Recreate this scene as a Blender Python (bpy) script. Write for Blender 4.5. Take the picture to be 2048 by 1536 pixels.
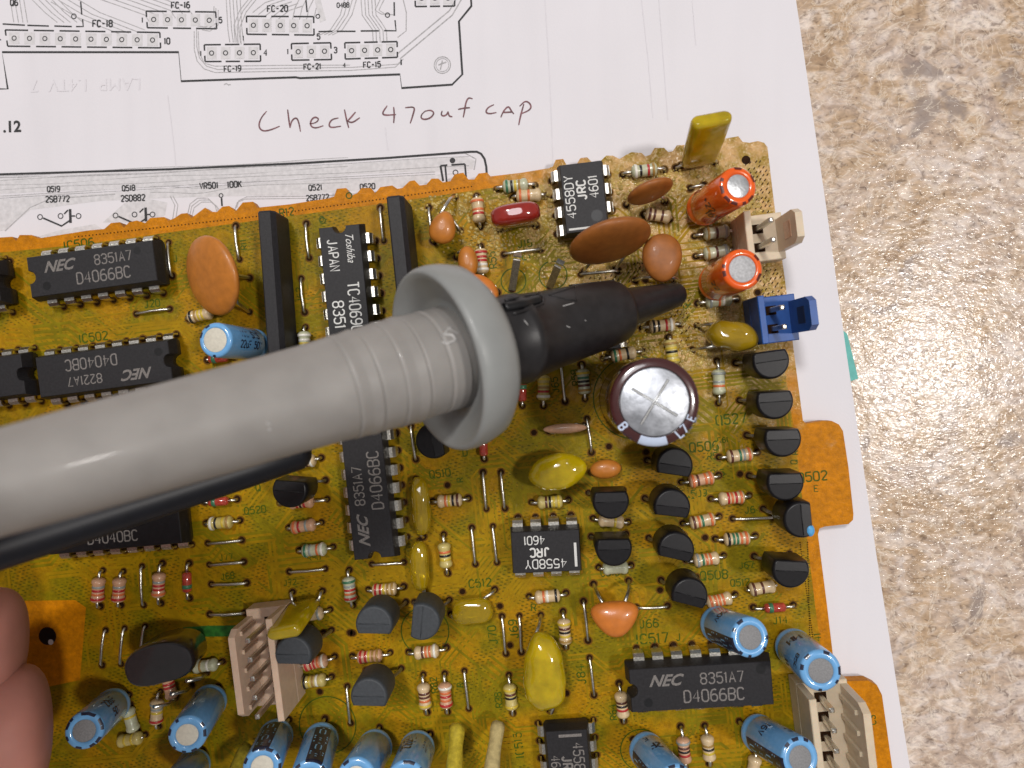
import bpy, math, random
from mathutils import Vector, Matrix, Quaternion
random.seed(7)
R = math.radians
# ------------------------------------------------------------------ scene, camera, light
for o in list(bpy.data.objects): bpy.data.objects.remove(o)
scene = bpy.context.scene
scene.unit_settings.system = 'METRIC'
scene.unit_settings.scale_length = 0.001          # one unit is one millimetre
COL = scene.collection
F = 1400.0; ZC = 100.7                              # focal length in photo pixels, camera height over the board
_dn = Vector(((1090-1024)/F, (768-745)/F, -1)).normalized()
QC = _dn.rotation_difference(Vector((0, 0, -1)))
cam_d = bpy.data.cameras.new('camera'); cam = bpy.data.objects.new('camera', cam_d); COL.objects.link(cam)
cam.location = (0, 0, ZC); cam.rotation_mode = 'QUATERNION'; cam.rotation_quaternion = QC
cam_d.sensor_width = 36; cam_d.lens = F/2048*36; cam_d.clip_start = 1; cam_d.clip_end = 5000
cam_d.dof.use_dof = True; cam_d.dof.focus_distance = 98; cam_d.dof.aperture_fstop = cam_d.lens*1e-3/(2*0.55)
scene.camera = cam
def P(u, v, z=0.0):
    d = QC @ Vector(((u-1024)/F, (768-v)/F, -1))
    t = (z-ZC)/d.z
    return Vector((d.x*t, d.y*t, z))
def K(z=0): return F/(ZC-z)                         # photo pixels per millimetre at height z

world = bpy.data.worlds.new('World'); scene.world = world; world.use_nodes = True
bg = world.node_tree.nodes['Background']; bg.inputs[0].default_value = (1.0, 0.95, 0.93, 1); bg.inputs[1].default_value = 0.24
scene.view_settings.view_transform = 'Standard'; scene.view_settings.look = 'None'
scene.view_settings.exposure = 0; scene.view_settings.gamma = 1
def lamp(name, loc, target, size, E, col):
    l = bpy.data.lights.new(name, 'AREA'); l.shape = 'DISK'; l.size = size; l.color = col
    o = bpy.data.objects.new(name, l); COL.objects.link(o); o.location = loc
    d = Vector(target)-Vector(loc); o.rotation_euler = d.to_track_quat('-Z', 'Y').to_euler()
    l.energy = E*math.pi*d.length**2
    return o
lamp('ceiling_lamp', (860, 10, 1560), (0, 0, 0), 150, 1.2, (1.0, 0.955, 0.91))
lamp('ceiling_lamp', (-330, 700, 1650), (0, 0, 0), 230, 1.42, (1.0, 0.965, 0.935))
lamp('ceiling_lamp', (-120, 520, 1750), (0, 0, 0), 500, 0.45, (0.97, 0.97, 1.0))

# ------------------------------------------------------------------ materials
def mat(name, col, rough=0.5, metal=0.0, coat=0.0, var=0.15, scale=2.0, bump=0.0, bscale=6.0, spec=0.5, trans=0.0, sss=0.0, ior=1.45):
    m = bpy.data.materials.new(name); m.use_nodes = True; nt = m.node_tree; N = nt.nodes; L = nt.links
    b = N['Principled BSDF']
    tc = N.new('ShaderNodeTexCoord'); no = N.new('ShaderNodeTexNoise'); no.inputs['Scale'].default_value = scale; no.inputs['Detail'].default_value = 4
    L.new(tc.outputs['Object'], no.inputs['Vector'])
    cr = N.new('ShaderNodeValToRGB'); cr.color_ramp.elements[0].position = 0.3; cr.color_ramp.elements[1].position = 0.7
    cr.color_ramp.elements[0].color = (*[c*(1-var) for c in col], 1); cr.color_ramp.elements[1].color = (*[min(1, c*(1+var)) for c in col], 1)
    L.new(no.outputs['Fac'], cr.inputs['Fac']); L.new(cr.outputs['Color'], b.inputs['Base Color'])
    b.inputs['Roughness'].default_value = rough; b.inputs['Metallic'].default_value = metal
    b.inputs['Coat Weight'].default_value = coat; b.inputs['Coat Roughness'].default_value = 0.06
    b.inputs['Specular IOR Level'].default_value = spec; b.inputs['Transmission Weight'].default_value = trans; b.inputs['IOR'].default_value = ior
    if sss: b.inputs['Subsurface Weight'].default_value = sss; b.inputs['Subsurface Radius'].default_value = (1.5, .6, .3); b.inputs['Subsurface Scale'].default_value = 1.0
    if bump:
        n2 = N.new('ShaderNodeTexNoise'); n2.inputs['Scale'].default_value = bscale; n2.inputs['Detail'].default_value = 5
        L.new(tc.outputs['Object'], n2.inputs['Vector'])
        bp = N.new('ShaderNodeBump'); bp.inputs['Strength'].default_value = bump; bp.inputs['Distance'].default_value = 0.1
        L.new(n2.outputs['Fac'], bp.inputs['Height']); L.new(bp.outputs['Normal'], b.inputs['Normal'])
    return m
def board_mat(name, c1, c2, c3, coat):
    # phenolic board: two-tone resin, small diagonal print dots, tan crust of flux residue round the repaired corner
    m = bpy.data.materials.new(name); m.use_nodes = True; nt = m.node_tree; N = nt.nodes; L = nt.links
    b = N['Principled BSDF']
    tc = N.new('ShaderNodeTexCoord')
    n1 = N.new('ShaderNodeTexNoise'); n1.inputs['Scale'].default_value = 0.16; n1.inputs['Detail'].default_value = 3
    L.new(tc.outputs['Object'], n1.inputs['Vector'])
    r1 = N.new('ShaderNodeValToRGB'); e = r1.color_ramp.elements; e[0].position = 0.40; e[0].color = (*c1, 1); e[1].position = 0.60; e[1].color = (*c2, 1)
    L.new(n1.outputs['Fac'], r1.inputs['Fac'])
    # diagonal dash dots
    mp = N.new('ShaderNodeMapping'); mp.inputs['Rotation'].default_value = (0, 0, R(-38)); mp.inputs['Scale'].default_value = (1.1, 2.6, 1)
    L.new(tc.outputs['Object'], mp.inputs['Vector'])
    vo = N.new('ShaderNodeTexVoronoi'); vo.inputs['Scale'].default_value = 1.0; vo.inputs['Randomness'].default_value = 0.25; vo.voronoi_dimensions = '2D'
    L.new(mp.outputs['Vector'], vo.inputs['Vector'])
    lt = N.new('ShaderNodeMapRange'); lt.inputs[1].default_value = 0.18; lt.inputs[2].default_value = 0.30; lt.inputs[3].default_value = 1; lt.inputs[4].default_value = 0
    L.new(vo.outputs['Distance'], lt.inputs[0])
    n2 = N.new('ShaderNodeTexNoise'); n2.inputs['Scale'].default_value = 0.22; n2.inputs['Detail'].default_value = 2
    mp2 = N.new('ShaderNodeMapping'); mp2.inputs['Location'].default_value = (31, 7, 0); L.new(tc.outputs['Object'], mp2.inputs['Vector']); L.new(mp2.outputs['Vector'], n2.inputs['Vector'])
    g2 = N.new('ShaderNodeMapRange'); g2.inputs[1].default_value = 0.42; g2.inputs[2].default_value = 0.56; L.new(n2.outputs['Fac'], g2.inputs[0])
    mu = N.new('ShaderNodeMath'); mu.operation = 'MULTIPLY'; L.new(lt.outputs[0], mu.inputs[0]); L.new(g2.outputs[0], mu.inputs[1])
    mu2 = N.new('ShaderNodeMath'); mu2.operation = 'MULTIPLY'; L.new(mu.outputs[0], mu2.inputs[0]); mu2.inputs[1].default_value = 0.75 if c3 else 0.0
    mx = N.new('ShaderNodeMix'); mx.data_type = 'RGBA'; L.new(mu2.outputs[0], mx.inputs[0]); L.new(r1.outputs['Color'], mx.inputs[6]); mx.inputs[7].default_value = (*(c3 or c1), 1)
    # fine grime
    n4 = N.new('ShaderNodeTexNoise'); n4.inputs['Scale'].default_value = 1.1; n4.inputs['Detail'].default_value = 8; n4.inputs['Roughness'].default_value = 0.7; L.new(tc.outputs['Object'], n4.inputs['Vector'])
    m4 = N.new('ShaderNodeMapRange'); m4.inputs[1].default_value = 0.3; m4.inputs[2].default_value = 0.7; m4.inputs[3].default_value = 0.62; m4.inputs[4].default_value = 1.2; L.new(n4.outputs['Fac'], m4.inputs[0])
    hs = N.new('ShaderNodeMix'); hs.data_type = 'RGBA'; hs.blend_type = 'MULTIPLY'; hs.inputs[0].default_value = 1; L.new(mx.outputs[2], hs.inputs[6]); L.new(m4.outputs[0], hs.inputs[7])
    # flux crust
    c = P(1440, 410)
    vs = N.new('ShaderNodeVectorMath'); vs.operation = 'DISTANCE'; L.new(tc.outputs['Object'], vs.inputs[0]); vs.inputs[1].default_value = c
    n3 = N.new('ShaderNodeTexNoise'); n3.inputs['Scale'].default_value = 0.35; n3.inputs['Detail'].default_value = 5; L.new(tc.outputs['Object'], n3.inputs['Vector'])
    m3 = N.new('ShaderNodeMath'); m3.operation = 'MULTIPLY_ADD'; L.new(n3.outputs['Fac'], m3.inputs[0]); m3.inputs[1].default_value = -34; L.new(vs.outputs['Value'], m3.inputs[2])
    r3 = N.new('ShaderNodeMapRange'); r3.inputs[1].default_value = 1; r3.inputs[2].default_value = 17; r3.inputs[3].default_value = 0.9; r3.inputs[4].default_value = 0; L.new(m3.outputs[0], r3.inputs[0])
    n5 = N.new('ShaderNodeTexNoise'); n5.inputs['Scale'].default_value = 0.5; n5.inputs['Detail'].default_value = 6; L.new(mp2.outputs['Vector'], n5.inputs['Vector'])
    r5 = N.new('ShaderNodeValToRGB'); e = r5.color_ramp.elements; e[0].position = 0.36; e[0].color = (0.29, 0.20, 0.02, 1); e[1].position = 0.6; e[1].color = (0.58, 0.37, 0.16, 1)
    L.new(n5.outputs['Fac'], r5.inputs['Fac'])
    mc = N.new('ShaderNodeMix'); mc.data_type = 'RGBA'; L.new(r3.outputs[0], mc.inputs[0]); L.new(hs.outputs[2], mc.inputs[6]); L.new(r5.outputs['Color'], mc.inputs[7])
    L.new(mc.outputs[2], b.inputs['Base Color'])
    b.inputs['Roughness'].default_value = 0.5; b.inputs['Specular IOR Level'].default_value = 0.12; b.inputs['Coat Roughness'].default_value = 0.12
    mcw = N.new('ShaderNodeMath'); mcw.operation = 'MULTIPLY_ADD'; L.new(r3.outputs[0], mcw.inputs[0]); mcw.inputs[1].default_value = 0.8; mcw.inputs[2].default_value = coat; L.new(mcw.outputs[0], b.inputs['Coat Weight'])
    # bump: crust is bubbly, the rest gently uneven
    vb = N.new('ShaderNodeTexVoronoi'); vb.inputs['Scale'].default_value = 2.2; vb.feature = 'SMOOTH_F1'; L.new(tc.outputs['Object'], vb.inputs['Vector'])
    mb_ = N.new('ShaderNodeMath'); mb_.operation = 'MULTIPLY'; L.new(vb.outputs['Distance'], mb_.inputs[0]); L.new(r3.outputs[0], mb_.inputs[1])
    ad = N.new('ShaderNodeMath'); ad.operation = 'MULTIPLY_ADD'; L.new(n4.outputs['Fac'], ad.inputs[0]); ad.inputs[1].default_value = 0.35; L.new(mb_.outputs[0], ad.inputs[2])
    bp = N.new('ShaderNodeBump'); bp.inputs['Strength'].default_value = 0.8; bp.inputs['Distance'].default_value = 0.45; L.new(ad.outputs[0], bp.inputs['Height'])
    L.new(bp.outputs['Normal'], b.inputs['Normal']); L.new(bp.outputs['Normal'], b.inputs['Coat Normal'])
    return m
def counter_mat():
    m = bpy.data.materials.new('stone_laminate'); m.use_nodes = True; nt = m.node_tree; N = nt.nodes; L = nt.links
    b = N['Principled BSDF']; tc = N.new('ShaderNodeTexCoord')
    def noise(s, d, loc=(0, 0, 0), dist=0.0, sc=(1, 1, 1), rot=0, rough=0.6):
        mp = N.new('ShaderNodeMapping'); mp.inputs['Location'].default_value = loc; mp.inputs['Scale'].default_value = sc; mp.inputs['Rotation'].default_value = (0, 0, rot)
        L.new(tc.outputs['Object'], mp.inputs['Vector'])
        n = N.new('ShaderNodeTexNoise'); n.inputs['Scale'].default_value = s; n.inputs['Detail'].default_value = d; n.inputs['Distortion'].default_value = dist; n.inputs['Roughness'].default_value = rough
        L.new(mp.outputs['Vector'], n.inputs['Vector']); return n
    def ramp(src, pts):
        r = N.new('ShaderNodeValToRGB'); e = r.color_ramp.elements
        while len(e) < len(pts): e.new(0.5)
        for i, (p, c) in enumerate(pts): e[i].position = p; e[i].color = (*c, 1)
        L.new(src, r.inputs['Fac']); return r
    def mix(f, a, c, mode='MIX'):
        x = N.new('ShaderNodeMix'); x.data_type = 'RGBA'; x.blend_type = mode
        if isinstance(f, float): x.inputs[0].default_value = f
        else: L.new(f, x.inputs[0])
        L.new(a, x.inputs[6]); L.new(c, x.inputs[7]); return x.outputs[2]
    big = ramp(noise(0.06, 6, dist=1.2).outputs['Fac'], [(0.34, (0.31, 0.205, 0.12)), (0.45, (0.43, 0.305, 0.19)), (0.55, (0.46, 0.37, 0.31)), (0.66, (0.38, 0.315, 0.30))])
    mid = ramp(noise(0.19, 5, (9, 3, 0), 1.8, (1, 1.6, 1), R(-20), .55).outputs['Fac'], [(0.30, (0.26, 0.185, 0.135)), (0.45, (0.50, 0.38, 0.27)), (0.55, (0.62, 0.53, 0.455)), (0.66, (0.86, 0.79, 0.73))])
    c1 = mix(0.52, big.outputs['Color'], mid.outputs['Color'])
    fine = ramp(noise(0.95, 4, (2, 8, 0), 0.9, (1, 1.5, 1), R(25), .5).outputs['Fac'], [(0.30, (0.50, 0.46, 0.45)), (0.42, (0.92, 0.90, 0.90)), (0.66, (1.22, 1.18, 1.15))])
    c2 = mix(0.9, c1, fine.outputs['Color'], 'MULTIPLY')
    gm = ramp(noise(0.11, 3, (50, 22, 0), 0.6).outputs['Fac'], [(0.62, (0, 0, 0)), (0.68, (0.75, 0.75, 0.75))])
    rgb = N.new('ShaderNodeRGB'); rgb.outputs[0].default_value = (0.27, 0.22, 0.20, 1)
    c3 = mix(gm.outputs['Color'], c2, rgb.outputs[0])
    vn = noise(0.22, 5, (14, -3, 0), 1.6)
    ab = N.new('ShaderNodeMath'); ab.operation = 'SUBTRACT'; L.new(vn.outputs['Fac'], ab.inputs[0]); ab.inputs[1].default_value = 0.5
    a2 = N.new('ShaderNodeMath'); a2.operation = 'ABSOLUTE'; L.new(ab.outputs[0], a2.inputs[0])
    vr = N.new('ShaderNodeMapRange'); vr.inputs[1].default_value = 0.0; vr.inputs[2].default_value = 0.022; vr.inputs[3].default_value = 0.55; vr.inputs[4].default_value = 0.0; L.new(a2.outputs[0], vr.inputs[0])
    wh = N.new('ShaderNodeRGB'); wh.outputs[0].default_value = (0.80, 0.70, 0.58, 1)
    c4 = mix(vr.outputs[0], c3, wh.outputs[0])
    L.new(c4, b.inputs['Base Color']); b.inputs['Roughness'].default_value = 0.14; b.inputs['Specular IOR Level'].default_value = 0.24
    bn = noise(1.15, 2, (0, 4, 0), 0.6, (1, 1.7, 1), R(35)); bn2 = noise(0.25, 2, (4, 4, 0))
    ad = N.new('ShaderNodeMath'); ad.operation = 'MULTIPLY_ADD'; L.new(bn2.outputs['Fac'], ad.inputs[0]); ad.inputs[1].default_value = 0.6; L.new(bn.outputs['Fac'], ad.inputs[2])
    bp = N.new('ShaderNodeBump'); bp.inputs['Strength'].default_value = 1.0; bp.inputs['Distance'].default_value = 0.062; L.new(ad.outputs[0], bp.inputs['Height']); L.new(bp.outputs['Normal'], b.inputs['Normal'])
    return m
def paper_mat():
    m = mat('white_paper', (0.70, 0.68, 0.715), 0.75, var=0.02, scale=0.05, spec=0.2)
    nt = m.node_tree; N = nt.nodes; L = nt.links; b = N['Principled BSDF']
    tc = N.new('ShaderNodeTexCoord'); mp = N.new('ShaderNodeMapping'); mp.inputs['Rotation'].default_value = (0, 0, R(-5)); mp.inputs['Scale'].default_value = (0.10, 0.012, 1); L.new(tc.outputs['Object'], mp.inputs['Vector'])
    n = N.new('ShaderNodeTexNoise'); n.inputs['Scale'].default_value = 1.0; n.inputs['Detail'].default_value = 2; L.new(mp.outputs['Vector'], n.inputs['Vector'])
    n2 = N.new('ShaderNodeTexNoise'); n2.inputs['Scale'].default_value = 3; n2.inputs['Detail'].default_value = 6; L.new(tc.outputs['Object'], n2.inputs['Vector'])
    a = N.new('ShaderNodeMath'); a.operation = 'MULTIPLY_ADD'; L.new(n2.outputs['Fac'], a.inputs[0]); a.inputs[1].default_value = 0.01; L.new(n.outputs['Fac'], a.inputs[2])
    bp = N.new('ShaderNodeBump'); bp.inputs['Strength'].default_value = 0.6; bp.inputs['Distance'].default_value = 2.6; L.new(a.outputs[0], bp.inputs['Height']); L.new(bp.outputs['Normal'], b.inputs['Normal'])
    return m
M = {}
M['counter'] = counter_mat(); M['paper'] = paper_mat()
M['resin'] = board_mat('board_resin', (0.58, 0.205, 0.0010), (0.50, 0.180, 0.0010), None, 0.04)
M['copper_side'] = board_mat('board_over_copper', (0.225, 0.166, 0.0010), (0.385, 0.195, 0.0010), (0.055, 0.065, 0.002), 0.05)
M['trace'] = mat('olive_trace', (0.195, 0.15, 0.002), 0.5, spec=.15, var=0.25, scale=0.6)
M['trace_gap'] = mat('orange_gap', (0.30, 0.178, 0.002), 0.5, spec=.15, var=0.2, scale=0.6)
M['green_ink'] = mat('green_ink', (0.05, 0.085, 0.004), 0.5, spec=.15, var=0.3, scale=3)
M['green_pen'] = mat('green_marker', (0.02, 0.12, 0.012), 0.5, var=0.4, scale=1.2)
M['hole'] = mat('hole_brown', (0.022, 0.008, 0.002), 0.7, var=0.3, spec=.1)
M['holerim'] = mat('hole_rim', (0.13, 0.060, 0.003), 0.5, var=0.3, spec=.15)
M['ink'] = mat('black_ink', (0.03, 0.03, 0.032), 0.7, var=0.4, scale=3)
M['grey_ink'] = mat('grey_ink', (0.40, 0.39, 0.40), 0.8, var=0.25, scale=2.5)
M['grey_wash'] = mat('grey_wash', (0.60, 0.585, 0.60), 0.8, var=0.10, scale=1.6)
M['ghost_ink_crease_shade'] = mat('ghost_ink_crease_shade', (0.672, 0.65, 0.685), 0.8, spec=.2, var=0.03, scale=0.6)
M['pen'] = mat('purple_pen', (0.15, 0.06, 0.07), 0.6, var=0.55, scale=1.2)
M['epoxy'] = mat('black_epoxy', (0.017, 0.016, 0.018), 0.50, spec=0.35, var=0.25, scale=3, bump=0.25, bscale=14)
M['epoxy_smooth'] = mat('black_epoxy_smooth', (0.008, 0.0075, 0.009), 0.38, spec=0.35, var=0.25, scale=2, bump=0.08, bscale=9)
M['epoxy_grey'] = mat('charcoal_epoxy', (0.042, 0.048, 0.055), 0.55, var=0.15, scale=3, bump=0.2, bscale=12)
M['dimple'] = mat('dimple_black', (0.008, 0.008, 0.009), 0.35, var=0.2)
M['mark_white'] = mat('white_print', (0.62, 0.62, 0.60), 0.6, var=0.12, scale=6)
M['mark_grey'] = mat('grey_print', (0.17, 0.155, 0.145), 0.6, var=0.35, scale=6)
M['tin'] = mat('tinned_metal', (0.70, 0.68, 0.62), 0.28, 1.0, var=0.2, scale=5, bump=0.3, bscale=7)
M['tin_dull'] = mat('dull_tin', (0.42, 0.40, 0.36), 0.42, 1.0, var=0.3, scale=4, bump=0.4, bscale=7)
M['body_beige'] = mat('beige_lacquer', (0.60, 0.45, 0.26), 0.38, coat=0.6, var=0.12, scale=3)
M['body_pale'] = mat('pale_green_lacquer', (0.47, 0.48, 0.33), 0.38, coat=0.6, var=0.12, scale=3)
M['body_pink'] = mat('pink_lacquer', (0.58, 0.33, 0.20), 0.38, coat=0.6, var=0.12, scale=3)
M['body_yellow'] = mat('yellow_lacquer', (0.52, 0.42, 0.14), 0.38, coat=0.6, var=0.12, scale=3)
for k, c in dict(k=(0.012, 0.010, 0.010), n=(0.10, 0.03, 0.018), r=(0.42, 0.02, 0.02), o=(0.62, 0.15, 0.045), y=(0.58, 0.42, 0.04), g=(0.04, 0.16, 0.08),
                 u=(0.06, 0.13, 0.30), e=(0.28, 0.30, 0.28), w=(0.75, 0.72, 0.64), d=(0.34, 0.20, 0.05), s=(0.5, 0.5, 0.48), v=(0.15, 0.05, 0.2)).items():
    M['band_'+k] = mat('band_paint', c, 0.4, coat=0.5, var=0.1, scale=4)
M['diode'] = mat('diode_red_glass', (0.50, 0.06, 0.035), 0.12, coat=1.0, var=0.3, scale=3, trans=0.25)
M['blue_sleeve'] = mat('blue_sleeve', (0.15, 0.385, 0.70), 0.24, coat=0.7, var=0.06, scale=1.5, bump=0.05, bscale=2)
M['orange_sleeve'] = mat('orange_sleeve', (0.78, 0.105, 0.006), 0.25, coat=0.8, var=0.08, scale=1.5, bump=0.05, bscale=2)
M['brown_sleeve'] = mat('brown_sleeve', (0.055, 0.014, 0.014), 0.2, coat=0.9, var=0.1, scale=1.5)
M['sleeve_print'] = mat('dark_print', (0.012, 0.014, 0.035), 0.4, coat=0.4, var=0.2)
M['orange_print'] = mat('dark_red_print', (0.10, 0.012, 0.006), 0.4, coat=0.4, var=0.2)
M['lilac_print'] = mat('pale_blue_print', (0.50, 0.58, 0.74), 0.35, coat=0.5, var=0.05)
M['blue_line'] = mat('blue_line', (0.22, 0.50, 0.75), 0.35, coat=0.5, var=0.05)
M['can'] = mat('brushed_can', (0.42, 0.42, 0.43), 0.5, 0.35, var=0.2, scale=3, bump=0.5, bscale=14)
M['can_bright'] = mat('bright_can', (0.62, 0.64, 0.66), 0.36, 0.75, var=0.22, scale=0.9, bump=0.5, bscale=2.5)
M['can_big'] = mat('scratched_aluminium', (0.44, 0.46, 0.50), 0.42, 0.85, var=0.28, scale=0.8, bump=0.22, bscale=2.5)
M['can_cream'] = mat('cream_can', (0.60, 0.57, 0.48), 0.6, 0.0, var=0.08, scale=3, bump=0.3, bscale=10)
M['can_grey'] = mat('grey_can', (0.22, 0.22, 0.225), 0.6, 0.0, var=0.15, scale=5, bump=0.5, bscale=14)
M['ceramic'] = mat('orange_ceramic', (0.46, 0.16, 0.022), 0.42, coat=0.15, var=0.12, scale=0.9, bump=0.12, bscale=4)
M['ceramic_dark'] = mat('brown_ceramic', (0.29, 0.095, 0.016), 0.5, coat=0.05, var=0.14, scale=0.9, bump=0.12, bscale=4)
M['ceramic_bright'] = mat('bright_orange_ceramic', (0.56, 0.17, 0.025), 0.36, coat=0.4, var=0.1, scale=0.9)
M['redcap'] = mat('red_dipped', (0.27, 0.018, 0.012), 0.16, coat=1.0, var=0.1, scale=1.2)
M['yellowcap'] = mat('yellow_dipped', (0.47, 0.34, 0.004), 0.10, coat=1.0, var=0.25, scale=0.45, sss=0.2, trans=0.12, bump=0.12, bscale=1.3)
M['amber'] = mat('amber_dipped', (0.30, 0.19, 0.006), 0.12, coat=1.0, var=0.22, scale=0.4, bump=0.12, bscale=1.3)
M['amber_clear'] = mat('clear_amber_coat', (0.60, 0.42, 0.008), 0.08, coat=1.0, var=0.2, scale=0.5, bump=0.25, bscale=1.0, trans=0.6)
M['yellow_sleeve'] = mat('yellow_tube', (0.48, 0.37, 0.03), 0.5, coat=0.1, var=0.3, scale=1.6, bump=0.5, bscale=5)
M['straw_sleeve'] = mat('straw_tube', (0.50, 0.40, 0.18), 0.55, coat=0.1, var=0.2, scale=1.6, bump=0.5, bscale=5)
M['nylon'] = mat('beige_nylon', (0.61, 0.50, 0.36), 0.42, coat=0.1, var=0.06, scale=1, sss=0.15)
M['nylon_pink'] = mat('pinkish_nylon', (0.62, 0.45, 0.33), 0.45, coat=0.1, var=0.06, scale=1, sss=0.15)
M['nylon_blue'] = mat('blue_nylon', (0.012, 0.075, 0.30), 0.40, coat=0.2, var=0.12, scale=1)
M['probe_grey'] = mat('grey_rubber', (0.285, 0.27, 0.255), 0.5, coat=0.05, var=0.08, scale=0.25, bump=0.08, bscale=3, sss=0.05)
M['flange_grey'] = mat('flange_grey', (0.265, 0.275, 0.27), 0.42, coat=0.05, var=0.05, scale=0.3, bump=0.04, bscale=3)
M['probe_black'] = mat('probe_black', (0.016, 0.015, 0.016), 0.40, var=0.25, scale=0.8, bump=0.12, bscale=5)
M['black_gloss'] = mat('black_gloss', (0.012, 0.011, 0.013), 0.3, coat=0.8, var=0.2, scale=1)
M['lead_black'] = mat('lead_black', (0.006, 0.007, 0.012), 0.45, var=0.2, scale=1)
M['scuff'] = mat('pale_scuff', (0.50, 0.49, 0.48), 0.5, var=0.2)
M['skin'] = mat('skin', (0.52, 0.225, 0.18), 0.6, var=0.12, scale=0.14, bump=0.25, bscale=1.8, sss=0.35)
M['nail'] = mat('nail', (0.55, 0.30, 0.24), 0.3, coat=0.5, var=0.05)
M['teal'] = mat('teal_card', (0.12, 0.42, 0.38), 0.6, var=0.08)
M['drop'] = mat('flux_bead', (0.42, 0.30, 0.08), 0.10, coat=1.0, var=0.35, scale=0.8)
M['cyan_paint'] = mat('blue_paint_dot', (0.07, 0.32, 0.62), 0.4, coat=0.3, var=0.1)

# ------------------------------------------------------------------ mesh helpers
class MB:
    def __init__(s): s.v = []; s.f = []; s.sm = []
    def add(s, vs, fs, smooth=False, mtx=None):
        o = len(s.v)
        s.v += [tuple(mtx @ Vector(p)) if mtx else tuple(p) for p in vs]
        s.f += [tuple(i+o for i in f) for f in fs]; s.sm += [smooth]*len(fs); return s
    def box(s, c, d, mtx=None, ch=0.0):
        x, y, z = c; a, b, h = d[0]/2, d[1]/2, d[2]/2
        if ch <= 0:
            vs = [(x+i*a, y+j*b, z+k*h) for k in (-1, 1) for j in (-1, 1) for i in (-1, 1)]
            return s.add(vs, [(0, 2, 3, 1), (4, 5, 7, 6), (0, 1, 5, 4), (2, 6, 7, 3), (0, 4, 6, 2), (1, 3, 7, 5)], False, mtx)
        rings = []
        for zz, e in ((-h, ch), (-h+ch, 0), (h-ch, 0), (h, ch)):
            A, B = a-e, b-e; c2 = ch*0.6
            rings.append([(x+px, y+py, z+zz) for px, py in ((A-c2, -B), (A, -B+c2), (A, B-c2), (A-c2, B), (-A+c2, B), (-A, B-c2), (-A, -B+c2), (-A+c2, -B))])
        return s.loft(rings, True, True, False, mtx)
    def loft(s, rings, cap0=True, cap1=True, smooth=True, mtx=None):
        n = len(rings[0]); vs = [p for r in rings for p in r]; fs = []
        for i in range(len(rings)-1):
            for j in range(n): fs.append((i*n+j, i*n+(j+1) % n, (i+1)*n+(j+1) % n, (i+1)*n+j))
        s.add(vs, fs, smooth, mtx); o = len(s.v)-len(vs)
        if cap0: s.f.append(tuple(o+j for j in reversed(range(n)))); s.sm.append(False)
        if cap1: s.f.append(tuple(o+(len(rings)-1)*n+j for j in range(n))); s.sm.append(False)
        return s
    def lathe(s, prof, seg=24, mtx=None, smooth=True, cap0=True, cap1=True):     # prof: (z, r) along local z
        rings = [[(r*math.cos(2*math.pi*j/seg), r*math.sin(2*math.pi*j/seg), z) for j in range(seg)] for z, r in prof]
        return s.loft(rings, cap0, cap1, smooth, mtx)
    def tube(s, pts, r, seg=8, caps=True):
        pts = [Vector(p) for p in pts]; rings = []
        for i, p in enumerate(pts):
            t = (pts[min(i+1, len(pts)-1)]-pts[max(i-1, 0)]).normalized()
            a = t.cross(Vector((0.13, 0.31, 0.94)))
            if a.length < 0.15: a = t.cross(Vector((0, 1, 0)))
            a.normalize(); b = t.cross(a); rr = r[i] if isinstance(r, (list, tuple)) else r
            rings.append([tuple(p+a*(rr*math.cos(2*math.pi*j/seg))+b*(rr*math.sin(2*math.pi*j/seg))) for j in range(seg)])
        return s.loft(rings, caps, caps, True)
    def strip(s, pts, w, z=None):           # flat ribbon, pts are world Vectors
        n = len(pts); vs = []
        for i, p in enumerate(pts):
            t = pts[min(i+1, n-1)]-pts[max(i-1, 0)]; t = Vector((t.x, t.y, 0))
            if t.length < 1e-6: t = Vector((1, 0, 0))
            t.normalize(); k = Vector((-t.y, t.x, 0)); ww = (w[i] if isinstance(w, (list, tuple)) else w)/2
            vs += [tuple(p+k*ww), tuple(p-k*ww)]
        return s.add(vs, [(2*i, 2*i+1, 2*i+3, 2*i+2) for i in range(n-1)])
    def disc(s, c, r, seg=14, r2=0.0):
        c = Vector(c); vs = [tuple(c+Vector((r*math.cos(2*math.pi*j/seg), r*math.sin(2*math.pi*j/seg), 0))) for j in range(seg)]
        if r2 <= 0: return s.add(vs, [tuple(range(seg))])
        vs += [tuple(c+Vector((r2*math.cos(2*math.pi*j/seg), r2*math.sin(2*math.pi*j/seg), 0))) for j in range(seg)]
        return s.add(vs, [(j, (j+1) % seg, seg+(j+1) % seg, seg+j) for j in range(seg)])
    def poly(s, pts): return s.add([tuple(p) for p in pts], [tuple(range(len(pts)))])
    def prism(s, pts2, z0, z1, ch=0.0, mtx=None):
        if ch:
            cx = sum(p[0] for p in pts2)/len(pts2); cy = sum(p[1] for p in pts2)/len(pts2)
            rx = max(abs(p[0]-cx) for p in pts2); k = 1-ch/rx
            ins = [(cx+(p[0]-cx)*k, cy+(p[1]-cy)*k) for p in pts2]
            rings = [[(x, y, z0) for x, y in pts2], [(x, y, z1-ch) for x, y in pts2], [(x, y, z1) for x, y in ins]]
        else: rings = [[(x, y, z0) for x, y in pts2], [(x, y, z1) for x, y in pts2]]
        return s.loft(rings, True, True, False, mtx)
    def mesh(s, name):
        me = bpy.data.meshes.new(name); me.from_pydata(s.v, [], s.f)
        me.polygons.foreach_set('use_smooth', s.sm); me.update(); return me
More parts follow.
